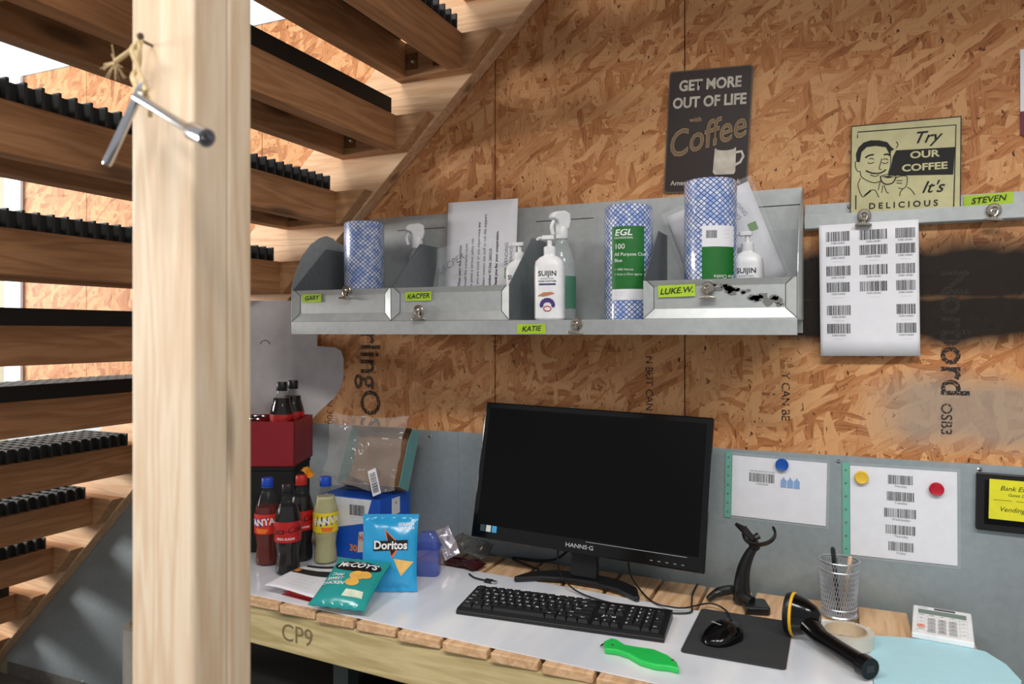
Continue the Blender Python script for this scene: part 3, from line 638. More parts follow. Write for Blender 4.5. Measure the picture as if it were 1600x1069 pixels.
# notices in clear sleeves on the metal sheet
TEAL = plain('teal_strip', (66, 170, 142), .5)
def sleeve(px, py, w, h, roll, label):
    t = wallroot('sleeve_notice', label, 'notice', W(px, py, .0035), roll)
    bm = new(); box(bm, .016, w-.006, -h+.006, -.007, .0, .0006); obj('page', bm, PAPER, t)
    bm = new(); box(bm, 0, .0145, -h, 0, .0, .001); st_ = obj('binder_strip', bm, TEAL, t)
    bm = new()
    for i in range(7): lathe(bm, [(.0028, .001), (.0028, .0012)], 10, T(.007, -h*(i+.6)/7.2, 0))
    obj('punch_hole', bm, plain('hole_green', (24, 96, 78), .6), st_)
    bm = new(); sheet(bm, w, h, 16, 12, lambda x, y: (x+w/2, y-h/2, .0018+.0008*noise.noise(Vector((x*25, y*25, w))))); obj('clear_sleeve', bm, FILM2, t, smooth=True)
    return t
FILM2 = clear('sleeve_film', (235, 240, 245), .13, .1)
n1 = sleeve(1134, 706, .232, .158, .02, 'barcode notice with a water-bottle picture under the blue magnet')
barcode(n1, .085, -.055, .058, .021, .0012); text('WATER BOTTLE CODE', .0055, INKGREY, n1, .085, -.04, .0012); text('5000200028', .0055, INKGREY, n1, .085, -.07, .0012)
BLU = plain('bottle_blue', (120, 160, 214), .5)
for i in range(3):
    x = .133+.0145*i; flat([(x-.0065, -.073), (x+.0065, -.073), (x+.0065, -.056), (x+.002, -.052), (x+.002, -.049), (x-.002, -.049), (x-.002, -.052), (x-.0065, -.056)], BLU, n1, .0012, 'bottle_print')
n2 = sleeve(1316, 722, .232, .215, -.005, 'notice with five weekday barcodes under the yellow and red magnets')
for i, (s, wd) in enumerate((('Monday', .05), ('Tuesday', .055), ('Wednesday', .066), ('Thursday', .06), ('Friday', .05))):
    y = -.032-.037*i; barcode(n2, .118, y, wd, .02, .0012); text(s, .0075, INKGREY, n2, .118, y-.0145, .0012)
def magnet(px, py, c, nm):
    bm = new(); lathe(bm, [(.0135, 0), (.0145, .002), (.0145, .006), (.0125, .008), (.011, .0072), (.002, .0072)], 28)
    tag(obj('magnet', bm, plain('magnet_'+nm, c, .3), None, tuple(W(px, py, .007)), (PI/2, 0, 0), smooth=True), nm+' round magnet on the metal sheet', 'magnet')
magnet(1222, 726, (24, 84, 176), 'blue'); magnet(1346, 746, (232, 190, 60), 'yellow'); magnet(1463, 764, (186, 24, 44), 'red')
tb = wallroot('tablet', 'black framed tablet on the metal sheet', 'tablet', W(1526, 738, .013), .015)
bm = new(); prism(bm, [(p[0]+.1, p[1]-.061) for p in rounded(.2, .122, .005)], -.0105, 0); obj('case', bm, BLACK, tb, bevel=.002)
bm = new(); prism(bm, rect(.1, -.061, .17, .094), 0, .0005); obj('screen', bm, GLOSS, tb)
sn = wallroot('sticky_note', 'yellow sticky note with handwriting stuck on the black tablet', 'sticky note', W(1546, 748, .0145), .02)
bm = new(); prism(bm, rect(.055, -.042, .11, .084), .0006, .001); obj('note', bm, plain('note_yellow', (222, 216, 40), .6), sn)
text('Bank Exam', .014, INK, sn, .05, -.018, .0013, shear=.3); text('Gates Code', .009, INK, sn, .055, -.031, .0013, shear=.3); strokes([[(.008, -.043), (.04, -.043)], [(.048, -.043), (.1, -.044)]], .0008, INK, sn, .0013, 'dashes'); text('Vending Mf', .014, INK, sn, .05, -.062, .0013, shear=.3)
# ================================================================ monitor
mon = thing('monitor', 'black widescreen computer monitor on a crescent foot', 'monitor', (-.566, -.165, DZ+.0028), (0, 0, math.radians(-2.2)))
TI = math.radians(12); MM = T(0, -.015, .08) @ R(math.radians(1.2), 'Y') @ R(-TI, 'X')
bm = new(); box(bm, -.294, .294, 0, .016, 0, .345, MM); hs = obj('bezel', bm, GLOSS, mon, bevel=.003)
bm = new(); box(bm, -.28, .28, -.0006, .0, .034, .331, MM); obj('screen', bm, SCREEN, mon)
bm = new(); prism(bm, rounded(.44, .24, .03), .016, .042, MM @ T(0, 0, .175) @ R(-PI/2, 'X')); obj('rear_housing', bm, BLACK, mon, bevel=.006)
MT = MM @ T(0, -.0008, 0) @ R(PI/2, 'X')
text('HANNS·G', .0135, plain('logo_silver', (190, 190, 192), .3, .5), mon, 0, .017, .0004, M=MT, bold=.015, sx=1.2)
for i, c in enumerate(((50, 70, 76), (206, 214, 206), (70, 160, 210))): flat(rect(-.262+.0165*i, .026, .0135, .016), plain('sticker%d' % i, c, .4), mon, name='sticker', warp=lambda x, y: tuple(MT @ Vector((x, y, .0006))))
flat(rect(.135, .03, .24, .0012), GREY, mon, name='trim_line', warp=lambda x, y: tuple(MT @ Vector((x, y, .0006))))
for i in range(5): flat(rect(.175+.018*i, .012, .006, .0015), GREY, mon, name='button_mark', warp=lambda x, y: tuple(MT @ Vector((x, y, .0006))))
bm = new(); box(bm, -.035, .035, .012, .034, .012, .13); obj('stand_neck', bm, BLACK, mon, bevel=.006)
out = [(-.158, -.045), (-.15, -.052), (-.1, -.018), (-.04, -.002), (.04, -.002), (.1, -.018), (.15, -.052), (.158, -.045), (.135, .012), (.08, .048), (.0, .06), (-.08, .048), (-.135, .012)]
bm = new(); prism(bm, out, 0, .014); obj('stand_foot', bm, BLACK, mon, bevel=.006, seg=3)
# ================================================================ keyboard
kp = D(712, 962); kb = thing('keyboard', 'black full-size keyboard with white key legends on the white sheet', 'keyboard', (kp.x, kp.y, DZ+.0028), (0, 0, math.radians(4.2)))
KL, KD = .444, .128
bm = new(); prism(bm, [(0, 0), (0, .008), (.008, .013), (KD-.004, .022), (KD, .02), (KD, 0)], 0, KL, Matrix(((0, 0, 1, 0), (1, 0, 0, 0), (0, 1, 0, 0), (0, 0, 0, 1)))); obj('case', bm, BLACK, kb, bevel=.0025, seg=3)
KEYM = plain('key_black', (30, 31, 33), .45); keyc = {}
U, V = .0187, .0178
def key(x, row, wu=1.0, s='', hu=1.0):
    k = (wu, hu)
    if k not in keyc:
        w, h = U*wu-.0012, V*hu-.0012; bm = new(); b = [(0, 0), (w, 0), (w, h), (0, h)]; i = .0024
        lo = [bm.verts.new((p[0], p[1], 0)) for p in b]; hi = [bm.verts.new((min(max(p[0], i), w-i), min(max(p[1], i*.6)+.0012, h-.0004), .0075)) for p in b]
        bm.faces.new(hi); bm.faces.new(lo[::-1])
        for q in range(4): bm.faces.new((lo[q], lo[(q+1) % 4], hi[(q+1) % 4], hi[q]))
        me = bpy.data.meshes.new('key'); bm.to_mesh(me); bm.free(); me.materials.append(KEYM); keyc[k] = me
    y = .012+row*V; z = .0125+row*V*.0722
    o = inst('key', keyc[k], kb, (.009+x*U, y, z), (.0722, 0, 0))
    if s: text(s, .0082 if len(s) == 1 else .005, WHITEINK, o, .004, .0125, .0078, align='LEFT', bold=.012, name='legend')
rows = [[('Ctrl', 1.25), ('*', 1.25), ('Alt', 1.25), ('', 6.25), ('Alt', 1.25), ('*', 1.25), ('=', 1.25), ('Ctrl', 1.25)],
        [('Shift', 2.25)]+[(c, 1) for c in 'ZXCVBNM,./']+[('Shift', 2.75)],
        [('Caps', 1.75)]+[(c, 1) for c in "ASDFGHJKL;'"]+[('Enter', 2.25)],
        [('Tab', 1.5)]+[(c, 1) for c in 'QWERTYUIOP[]']+[('#', 1.5)],
        [('`', 1)]+[(c, 1) for c in '1234567890-=']+[('Back', 2)]]
for r, row in enumerate(rows):
    x = 0
    for s, w_ in row: key(x, r, w_, s); x += w_
x = 0
for i in range(13):
    key(x, 5.05, 1, 'Esc' if i == 0 else 'F%d' % i, .8); x += 1.5 if i == 0 else (1.33 if i % 4 == 0 else 1.0)
for i in range(3):
    key(15.35+i, 4, 1, ('Ins', 'Hm', 'Up')[i]); key(15.35+i, 3, 1, ('Del', 'End', 'Dn')[i]); key(15.35+i, 0, 1, '<v>'[i])
key(16.35, 1, 1, '^')
for r, cs in ((4, '#/*-'), (3, '789'), (2, '456'), (1, '123')):
    for i, c in enumerate(cs): key(18.7+i, r, 1, c)
key(18.7, 0, 2, '0'); key(20.7, 0, 1, '.'); key(21.7, 0, 1, 'Ent', 2); key(21.7, 2, 1, '+', 2)
text('Jedel', .012, WHITEINK, kb, .009+16.8*U, .012+2.45*V, .0172, bold=.02, sx=1.2, name='logo')
# ================================================================ mouse pad, mouse
bm = new(); prism(bm, rounded(.188, .236, .008), 0, .003); c = (-.182, -.322); tag(obj('mouse_pad', bm, RUBBER, None, (c[0], c[1], DZ+.0028)), 'dark grey rectangular mouse pad', 'mouse pad')
mp = D(1130, 1003); ms = thing('computer_mouse', 'glossy black computer mouse on the grey pad', 'mouse', (mp.x, mp.y, DZ+.006), (0, 0, -.5))
bm = new(); N = 20; prev = None; rings = []
for j in range(15):
    t_ = j/14; y = -.052+.104*t_; wv = .031*(1-abs(2*t_-.95)**3.2*.75)*(1 if 0 < j < 14 else .35); hv = .036*math.sin(PI*(.12+.80*(1-t_)**.85))*(1 if 0 < j < 14 else .45)
    rings.append([bm.verts.new((wv*math.cos(PI*k/(N-1)), y, max(0, hv*math.sin(PI*k/(N-1))**.75))) for k in range(N)])
for a_, b_ in zip(rings, rings[1:]):
    for k in range(N-1): bm.faces.new((a_[k], a_[k+1], b_[k+1], b_[k]))
    bm.faces.new((a_[0], b_[0], b_[-1], a_[-1]))
bm.faces.new(rings[0]); bm.faces.new(rings[-1][::-1]); obj('shell', bm, GLOSS, ms, smooth=True)
bm = new(); lathe(bm, [(.002, -.003), (.0085, -.003), (.0085, .003), (.002, .003)], 18, T(0, .03, .019) @ R(PI/2, 'Y')); obj('wheel', bm, RUBBER, ms, smooth=True)
text('Genius', .008, WHITEINK, ms, 0, -.022, 0, M=T(0, 0, .0363) @ R(.0, 'X'), shear=.3, name='logo')
# ================================================================ cables
CABLE = plain('cable', (14, 14, 15), .5)
def cable(pts, r, label, parent=None, extra=None):
    bm = new(); tube(bm, spline([tuple(p) for p in pts], 8), r, 8)
    t = thing('cable', label, 'cable', tuple(pts[0])); o = obj('cord', bm, CABLE, t, smooth=True)
    for v in o.data.vertices: v.co -= Vector(pts[0])
    return t
Dz = lambda px, py, h=.0056: D(px, py, h)
t = cable([Dz(733, 897), Dz(742, 903), Dz(758, 907)], .0022, 'short black cable with a USB plug lying behind the keyboard')
o_ = t.location; e = Dz(758, 907, .007)-o_; d_ = (Dz(775, 910, .007)-Dz(758, 907, .007)).normalized(); mq = Matrix.Translation(e) @ d_.to_track_quat('X', 'Z').to_matrix().to_4x4()
bm = new(); box(bm, 0, .02, -.0065, .0065, -.004, .004, mq); pl = obj('plug', bm, BLACK, t, bevel=.0015)
bm = new(); box(bm, .02, .031, -.0055, .0055, -.0023, .0023, mq); obj('plug_contact', bm, CHROME, pl)
cable([Vector((-.45, -.286, DZ+.006)), Vector((-.5, -.275, DZ+.0056)), Vector((-.58, -.264, DZ+.0056)), Vector((-.64, -.262, DZ+.0056)), Vector((-.685, -.27, DZ+.0056))], .0018, 'keyboard cable curling behind the keyboard')
cable([Vector((-.635, -.128, DZ+.092)), Vector((-.628, -.16, DZ+.05)), Vector((-.6, -.2, DZ+.03)), Vector((-.56, -.225, DZ+.012)), Vector((-.5, -.245, DZ+.006)), Vector((-.42, -.262, DZ+.006)), Vector((-.35, -.262, DZ+.006)), Vector((-.295, -.24, DZ+.006)), Vector((-.3, -.19, DZ+.006)), Vector((-.31, -.12, DZ+.004)), Vector((-.312, -.045, DZ+.004))], .002, 'thin black cable running from the monitor past the mouse pad')
cable([Vector((-.46, -.13, DZ+.08)), D(985, 898, .03), Dz(1003, 925), Dz(1022, 942), Dz(1045, 948, .012), Dz(1070, 950, .0125), Dz(1110, 943, .012), Dz(1135, 955, .0095), Dz(1141, 972, .011), Dz(1141, 976, .014)], .002, 'mouse cable running over the pad')
cable([Vector((-.70, -.10, DZ+.004)), Dz(800, 872), Dz(840, 876), D(872, 872, .02), Vector((-.585, -.125, DZ+.1))], .003, 'black video cable coming up behind the monitor foot')
# ================================================================ green safety cutter
oc = [(1003, 565), (1050, 545), (1085, 556), (1130, 585), (1200, 598), (1300, 612), (1385, 648), (1440, 690), (1453, 732), (1395, 716), (1310, 708), (1220, 682), (1150, 640), (1080, 618), (1010, 610)]
cp = [D(680+x*.2625, 860+y*.2625, .006) for x, y in oc]; c0 = sum(cp, Vector())/len(cp)
ct = thing('safety_cutter', 'green plastic safety cutter lying in front of the keyboard', 'cutter', (c0.x, c0.y, DZ+.0027))
bm = new(); prism(bm, [(p.x-c0.x, p.y-c0.y) for p in cp], 0, .012); obj('handle', bm, plain('cutter_green', (38, 190, 84), .35), ct, bevel=.0035, seg=3, smooth=True)
h0 = D(941, 1010, .006)-c0; h1 = D(952, 1007, .006)-c0; bm = new(); tube(bm, spline([(h1.x+.004, h1.y, .006), (h1.x-.004, h1.y+.002, .006), (h0.x, h0.y+.002, .006), (h0.x-.001, h0.y-.005, .006)], 4), .0014, 6); obj('hook_blade', bm, BLACK, ct)
for px, py in ((957, 1010), (1051, 1034)):
    q = D(px, py, .012)-c0; bm = new(); lathe(bm, [(.003, .0118), (.003, .0125)], 10, T(q.x, q.y, 0)); obj('rivet', bm, plain('rivet_brown', (84, 66, 48), .5), ct)
# ================================================================ scanner stand
sp = D(1158, 944); ss = thing('scanner_stand', 'black gooseneck stand with an empty cradle for the barcode scanner', 'stand', (sp.x, sp.y, DZ))
def L(px, py, dy=0.0): q = W(px, py, -sp.y-dy); return (q.x-sp.x, q.y-sp.y, q.z-DZ)
bm = new(); tube(bm, spline([L(1107, 936, -.02), L(1122, 926, 0), L(1145, 922, .01), L(1160, 930, -.015), L(1175, 940, -.03)], 6), [.007, .0075, .008, .0085, .009, .0095]+[.011]*19, 10); o_ = obj('foot_arc', bm, BLACK, ss, smooth=True)
bm = new(); prism(bm, rounded(.052, .06, .008), 0, .018, T(.034, -.028, 0) @ R(.3, 'Z')); obj('foot_block', bm, BLACK, ss, bevel=.004)
pts = spline([L(1160, 938), L(1159, 915), L(1162, 890), L(1170, 868), L(1180, 853)], 6); bm = new(); tube(bm, pts, [.021-.013*(i/(len(pts)-1)) for i in range(len(pts))], 14); obj('neck', bm, BLACK, ss, smooth=True)
bm = new(); bmesh.ops.create_uvsphere(bm, u_segments=16, v_segments=10, radius=.0125, matrix=T(*L(1179, 853))); obj('ball_joint', bm, BLACK, ss, smooth=True)
cr = L(1186, 834); bm = new(); NN = 22; ra = []
for k in range(NN+1):
    a = math.radians(-215+250*k/NN); rx, ry = .037, .03
    ra.append([(cr[0]+rx*math.cos(a), ry*math.sin(a)-.005, cr[2]+.006+.006*math.cos(a)+dz) for dz in (-.007, .007)]+[(cr[0]+rx*.86*math.cos(a), ry*.86*math.sin(a)-.005, cr[2]+.006+.006*math.cos(a)+dz) for dz in (.007, -.007)])
Mc = T(*cr) @ R(.75, 'X') @ T(-cr[0], .005, -cr[2]-.006)
vv = [[bm.verts.new(Mc @ Vector(p)) for p in r_] for r_ in ra]
for a_, b_ in zip(vv, vv[1:]):
    for k in range(4): bm.faces.new((a_[k], a_[(k+1) % 4], b_[(k+1) % 4], b_[k]))
bm.faces.new(vv[0]); bm.faces.new(vv[-1][::-1]); obj('cradle', bm, BLACK, ss, bevel=.002, smooth=True)
lt = L(1150, 819); bm = new(); tube(bm, [(cr[0]-.012, -.01, cr[2]-.012), (cr[0]-.03, -.012, cr[2]+.008), lt], [.008, .009, .004], 8); tube(bm, [(cr[0]-.008, 0, cr[2]-.022), (cr[0]-.01, -.004, cr[2]-.01), (cr[0], 0, cr[2]-.004)], .008, 8); obj('cradle_tongue', bm, BLACK, ss, smooth=True)
# ================================================================ wire pen cup
cpn = D(1311, 962); pc_ = thing('pen_cup', 'silver wire mesh pen cup beside the wall', 'pen cup', (cpn.x, cpn.y, DZ+.0005))
r0, r1, hh = .034, .0395, .112; bm = new()
for sgn in (1, -1):
    for i in range(46):
        tube(bm, [((r0+(r1-r0)*k/9)*math.cos(2*PI*i/46+sgn*k*.085), (r0+(r1-r0)*k/9)*math.sin(2*PI*i/46+sgn*k*.085), .005+.114*k/9) for k in range(10)], .001, 4)
obj('wire_mesh', bm, MESHM, pc_, stuff=True)
for z, r_, w_ in ((.004, r0+.0005, .0035), (.02, r0+.0012, .0014), (.1, r1-.001, .0022), (.119, r1+.0004, .0022)):
    bm = new(); tube(bm, [(r_*math.cos(a), r_*math.sin(a), z) for a in [2*PI*k/36 for k in range(36)]], w_, 8, closed=True); obj('rim', bm, MESHM, pc_, smooth=True)
bm = new(); lathe(bm, [(.001, .001), (r0, .001), (r0, .0025), (.001, .0025)], 30, cap=False); obj('cup_base', bm, MESHM, pc_)
def pen(dx, dy, tx, ty, ln, mat, label, clipm=None):
    t = thing('pen', label, 'pen', (cpn.x+dx, cpn.y+dy, DZ+.006)); v = Vector((tx, ty, 1)).normalized()*ln
    bm = new(); tube(bm, [Vector((0, 0, 0)), v*.03, v*.97, v], [.0015, .0042, .0045, .003], 10); obj('barrel', bm, mat, t, smooth=True)
    if clipm: bm = new(); tube(bm, [v*.98+Vector((.006, 0, 0)), v*.75+Vector((.0062, 0, 0))], .0014, 6); obj('pocket_clip', bm, clipm, t)
pen(.0, -.012, -.09, .02, .143, BLACK, 'black pen with a silver clip standing in the wire mesh cup', CHROME); pen(.008, .008, .12, .03, .122, plain('peach', (226, 188, 158), .5), 'peach pencil standing in the wire mesh cup')
# ================================================================ barcode scanner
h0 = D(1247, 1000); hz = .043; en = D(1360, 1047, .024); bsn = thing('barcode_scanner', 'black handheld barcode scanner with yellow trim lying on the desk', 'barcode scanner', (h0.x, h0.y, DZ+.0063))
ex = Vector((en.x-h0.x, en.y-h0.y, .019)); hc = Vector((0, 0, hz)); nd = Vector((-.97, .22, 0)).normalized()
Mh = Matrix.Translation(hc) @ nd.to_track_quat('Z', 'Y').to_matrix().to_4x4() @ Matrix.Scale(.78, 4, (1, 0, 0) if abs(nd.to_track_quat('Z', 'Y').to_matrix().col[0].z) < .5 else (0, 1, 0))
bm = new(); lathe(bm, [(.012, -.042), (.024, -.034), (.033, -.018), (.039, 0), (.041, .006)], 30, Mh); obj('head', bm, GLOSS, bsn, smooth=True)
bm = new(); lathe(bm, [(.041, .0055), (.0428, .0065), (.0428, .0105), (.041, .0115)], 30, Mh); obj('yellow_trim', bm, YEL, bsn, smooth=True, label='yellow ring round the scanner head')
bm = new(); lathe(bm, [(.041, .011), (.042, .014), (.039, .022), (.033, .024), (.031, .016), (.001, .015)], 30, Mh); obj('window_rim', bm, BLACK, bsn, smooth=True)
dirv = (ex-hc*.62); st0 = hc*.62-dirv.normalized()*.0; pts = [Vector((.002, 0, hz*.9)), Vector((.018, -.01, hz*.8)), st0+dirv*.35, st0+dirv*.6, st0+dirv*.88, st0+dirv*.9, st0+dirv]
bm = new(); tube(bm, pts, [.022, .021, .0165, .0155, .0165, .0195, .019], 16); hd = obj('handle', bm, GLOSS, bsn, smooth=True)
dn = dirv.normalized(); me_ = Matrix.Translation(st0+dirv) @ dn.to_track_quat('Z', 'Y').to_matrix().to_4x4(); bm = new(); box(bm, -.008, .008, -.006, .006, -.004, .0006, me_); obj('cable_socket', bm, RUBBER, hd)
bm = new(); tube(bm, [Vector((.02, -.02, hz*.62)), Vector((.026, -.024, hz*.5)), Vector((.032, -.03, hz*.52))], .006, 8); obj('trigger', bm, YEL, bsn, smooth=True)
# ================================================================ tape roll, card, calculator
tp = D(1322, 1008); tr = thing('tape_roll', 'clear adhesive tape roll lying flat behind the barcode scanner', 'tape', (tp.x, tp.y, DZ+.0049))
bm = new(); lathe(bm, [(.039, 0), (.05, 0), (.05, .024), (.039, .024), (.039, 0)], 44, cap=False); obj('tape', bm, clear('tape_clear', (226, 222, 212), .62, .15), tr, smooth=True)
bm = new(); lathe(bm, [(.0365, 0), (.0389, 0), (.0389, .025), (.0365, .025), (.0365, 0)], 40, cap=False); obj('core', bm, plain('tape_core', (196, 176, 146), .7), tr, smooth=True)
q = D(1312, 978); cdn = thing('business_card', 'white printed card lying beside the wire mesh cup', 'card', (q.x, q.y-.024, DZ+.0032), (0, 0, -.12))
bm = new(); prism(bm, rect(0, 0, .105, .07), 0, .0005); obj('card', bm, PAPER, cdn)
text('In the Workplace Measures', .007, INKGREY, cdn, 0, .018, .0008); text('Returns', .006, INKGREY, cdn, 0, .008, .0008); text('MON 7.45-16.00', .006, INKGREY, cdn, 0, -.008, .0008)
q = D(1475, 990, .018); cal = thing('calculator', 'white desktop calculator with a grey display on the pallet boards', 'calculator', (.19, -.128, DZ+.0046), (0, 0, -.1))
bm = new(); prism(bm, [(-.07, 0), (-.07, .012), (.07, .022), (.07, 0)], -.053, .053, Matrix(((0, 0, 1, 0), (1, 0, 0, 0), (0, 1, 0, 0), (0, 0, 0, 1)))); obj('case', bm, WHITE, cal, bevel=.003, seg=3)
CM = T(0, 0, .0173) @ R(math.atan(.01/.14), 'X')
bm = new(); box(bm, -.043, .043, .03, .05, 0, .0006, CM); obj('display', bm, plain('lcd', (112, 126, 116), .3), cal)
bm = new(); box(bm, -.014, .024, .056, .063, 0, .0006, CM); obj('solar_cell', bm, plain('solar', (52, 48, 52), .3), cal)
bm0 = new(); prism(bm0, rounded(.0135, .0105, .002, 3), 0, .0025); ck = None
for r in range(5):
    for c_ in range(5):
        mat = plain('calc_red', (226, 150, 128), .5) if (r == 3 and c_ == 0) else (plain('calc_grey', (176, 176, 178), .5) if 1 <= c_ <= 3 and r > 0 else plain('calc_white', (226, 226, 226), .5))
        bm = new(); prism(bm, rounded(.0135, .0105, .002, 3), 0, .0025, CM @ T(-.037+.0185*c_, .017-.0175*r, 0)); k_ = obj('key', bm, mat, cal)
        s = ('MC', 'MR', 'M-', 'M+', '/', '%', '7', '8', '9', 'x', '+-', '4', '5', '6', '-', 'C', '1', '2', '3', '+', 'AC', '0', '00', '.', '=')[r*5+c_]
        text(s, .006, INK, k_, -.037+.0185*c_, .017-.0175*r, .0028, M=CM, name='legend')
text('CASIO', .006, INKGREY, cal, -.035, .0595, .0004, M=CM, name='logo')
# ================================================================ snack corner
def wpoly(pts, mat, parent, warp, name='print', cuts=3):
    bm = new(); bm.faces.new([bm.verts.new((p[0], p[1], 0)) for p in pts]); bmesh.ops.triangulate(bm, faces=bm.faces)
    bmesh.ops.subdivide_edges(bm, edges=bm.edges, cuts=cuts, use_grid_fill=True)
    for v in bm.verts: v.co = Vector(warp(v.co.x, v.co.y))
    return obj(name, bm, mat, parent)
def bottle(base, label, cap, liquid, lab, fill=.9, group='half-litre soft drink bottles', brand='cola', yaw=0.0):
    t = thing('drink_bottle', label, 'bottle', tuple(base), (0, 0, yaw), group); r = .0325
    prof = [(.012, .003), (.022, 0), (.029, .003), (.031, .012), (.0295, .03), (.0275, .048), (.0295, .066), (.0325, .08), (.0325, .136), (.031, .146), (.025, .166), (.0165, .186), (.0125, .196), (.0125, .208)]
    bm = new(); lathe(bm, prof, 32); obj('bottle_body', bm, clear('pet', (70, 76, 76), .16, .05) if 'pet' not in MATS else MATS['pet'], t, smooth=True)
    top = .19*fill; pin = [(max(.004, a-.0012), b+.001) for a, b in prof if b < top]; pin.append((pin[-1][0]*.96, top))
    bm = new(); lathe(bm, pin, 32); obj('drink', bm, liquid, t, smooth=True)
    bm = new(); lathe(bm, [(.0329, .084), (.0331, .085), (.0331, .134), (.0329, .135)], 40, cap=False); lb = obj('wrap_label', bm, lab, t, smooth=True)
    bm = new(); lathe(bm, [(.0145, .204), (.0152, .206), (.0152, .222), (.0138, .225), (.001, .2255)], 26); lathe(bm, [(.0135, .2), (.0158, .2005), (.0158, .203), (.0135, .2035)], 26); obj('cap', bm, cap, t, smooth=True)
    def wp(x, y): a = x/.0333-PI/2+.0; return (.0334*math.cos(a), .0334*math.sin(a), y)
    if brand == 'cola':
        text('Coca-Cola', .022, plain('cola_ink', (18, 10, 10), .4), lb, 0, .113, warp=wp, shear=.35, bold=.012, rz=.1); text('ZERO SUGAR', .008, WHITEINK, lb, .002, .093, warp=wp, bold=.01)
    else:
        wpoly([(-.03, .1), (.028, .104), (.03, .128), (-.026, .126)], plain('navy_logo', (44, 52, 140), .4), lb, wp); text('FANTA', .023, WHITEINK, lb, 0, .114, warp=lambda x, y: tuple(Vector(wp(x, y))*1.0+Vector((math.cos(x/.0333-PI/2), math.sin(x/.0333-PI/2), 0))*.0004), bold=.03, rz=.08)
        wpoly([(-.012, .087), (.012, .086), (.02, .097), (-.016, .099)], plain('orange_print', (236, 120, 30), .4), lb, wp)
    return t
COLA = plain('cola', (26, 12, 10), .12); REDD = plain('red_drink', (110, 34, 26), .15); LEMON = plain('lemon_drink', (206, 200, 150), .2)
CAPB = plain('cap_black', (22, 22, 24), .4); CAPR = plain('cap_red', (196, 44, 34), .4); CAPBL = plain('cap_blue', (24, 74, 190), .4)
LABR = plain('label_red', (186, 26, 28), .4); LABY = plain('label_yellow', (238, 214, 40), .4); LABO = plain('label_redorange', (214, 52, 36), .4)
zt = DZ+.0028
def DP(px, py): q = D(px, py); return (q.x, q.y, zt)
bottle(DP(450, 897), 'dark cola bottle with a black cap in front on the desk', CAPB, COLA, LABR, .9, yaw=.45)
bottle(DP(418, 882), 'red fruit soda bottle with a blue cap', CAPBL, REDD, LABO, .8, brand='f', yaw=.2)
bottle((-1.315, -.272, zt), 'dark cola bottle with a red cap behind the other bottles', CAPR, COLA, LABR, .9, yaw=.6)
bottle((-1.243, -.262, zt), 'pale lemon soda bottle with a blue cap and yellow label', CAPBL, LEMON, LABY, .92, brand='f', yaw=.75)
# blue and white snack carton
bx = thing('snack_carton', 'blue and white snack carton standing on the desk behind the crisps', 'carton', (-1.30, -.215, DZ+.0027))
BLUE = plain('carton_blue', (22, 84, 190), .45); CW = plain('carton_white', (222, 224, 230), .5)
bw, bd, bh = .196, .15, .165
bm = new(); box(bm, 0, bw, 0, bd, 0, bh); obj('carton_body', bm, BLUE, bx, bevel=.0015)
FM = T(0, -.0006, 0) @ R(PI/2, 'X'); fw = lambda x, y: tuple(FM @ Vector((x, y, 0)))
flat([(.004, .07), (.15, .1), (.17, bh-.002), (.004, bh-.002)], CW, bx, name='white_panel', warp=fw)
FM2 = T(0, -.001, 0) @ R(PI/2, 'X')
b = barcode(bx, 0, 0, .05, .028, 0)
for v in b.data.vertices: v.co = FM2 @ Vector((v.co.x+.125, v.co.y+.132, 0))
for i in range(3): text('------ ------ --- -----', .006, INKGREY, bx, .125, .112-.007*i, 0, M=FM2)
flat([(.125, .02), (.19, .03), (.185, .085), (.13, .075)], plain('pack_print', (206, 190, 180), .5), bx, name='pack_picture', warp=lambda x, y: tuple(FM2 @ Vector((x, y, 0))))
FM3 = T(0, -.0014, 0) @ R(PI/2, 'X')
text('HARIBO', .02, plain('haribo_red', (206, 40, 40), .5), bx, .158, .062, 0, M=FM3, bold=.03, rz=.1, sx=.75); text('30', .024, plain('orange_txt', (236, 140, 40), .5), bx, .112, .03, 0, M=FM3, bold=.03)
SM = Matrix(((0, 0, 1, bw+.0008), (1, 0, 0, 0), (0, 1, 0, 0), (0, 0, 0, 1)))
flat(rect(.075, .135, .04, .045), CW, bx, name='sticker', warp=lambda x, y: tuple(SM @ Vector((x, y, 0)))); SM2 = SM @ T(0, 0, .0005)
text('o', .016, INK, bx, .075, .145, 0, M=SM2); text('------', .007, INKGREY, bx, .075, .125, 0, M=SM2)
# open cardboard tray leaning on the carton
CARD = plain('cardboard', (142, 106, 76), .8, var=.1); CTEAL = plain('carton_teal', (96, 150, 150), .6)
ot = thing('cardboard_tray', 'open cardboard tray with teal sides tipped on top of the snack carton', 'box', (-1.272, -.175, DZ+.195), (-.42, 0, .06))
w_, h_, d_, th = .195, .165, .055, .002
bm = new(); box(bm, 0, w_, d_-th, d_, 0, h_); obj('tray_base', bm, CARD, ot)
bm = new(); box(bm, th, w_-th, 0, d_-th, 0, th); box(bm, th, w_-th, .0, d_-th, h_-th, h_); obj('long_side', bm, CARD, ot)
for x in (0, w_-th):
    bm = new(); prism(bm, [(0, 0), (d_-th, 0), (d_-th, h_), (.012, h_), (0, h_-.04)], x, x+th, MX); obj('short_side', bm, CTEAL, ot)
bm = new(); box(bm, .02, .09, .012, .05, .026, .07, R(.2, 'Y')); obj('inner_flap', bm, CARD, ot)
bg_ = thing('plastic_bag', 'crumpled clear plastic bag over the cardboard tray', 'plastic bag', (-1.185, -.185, DZ+.29), (PI/2-.35, 0, .1))
random.seed(11)
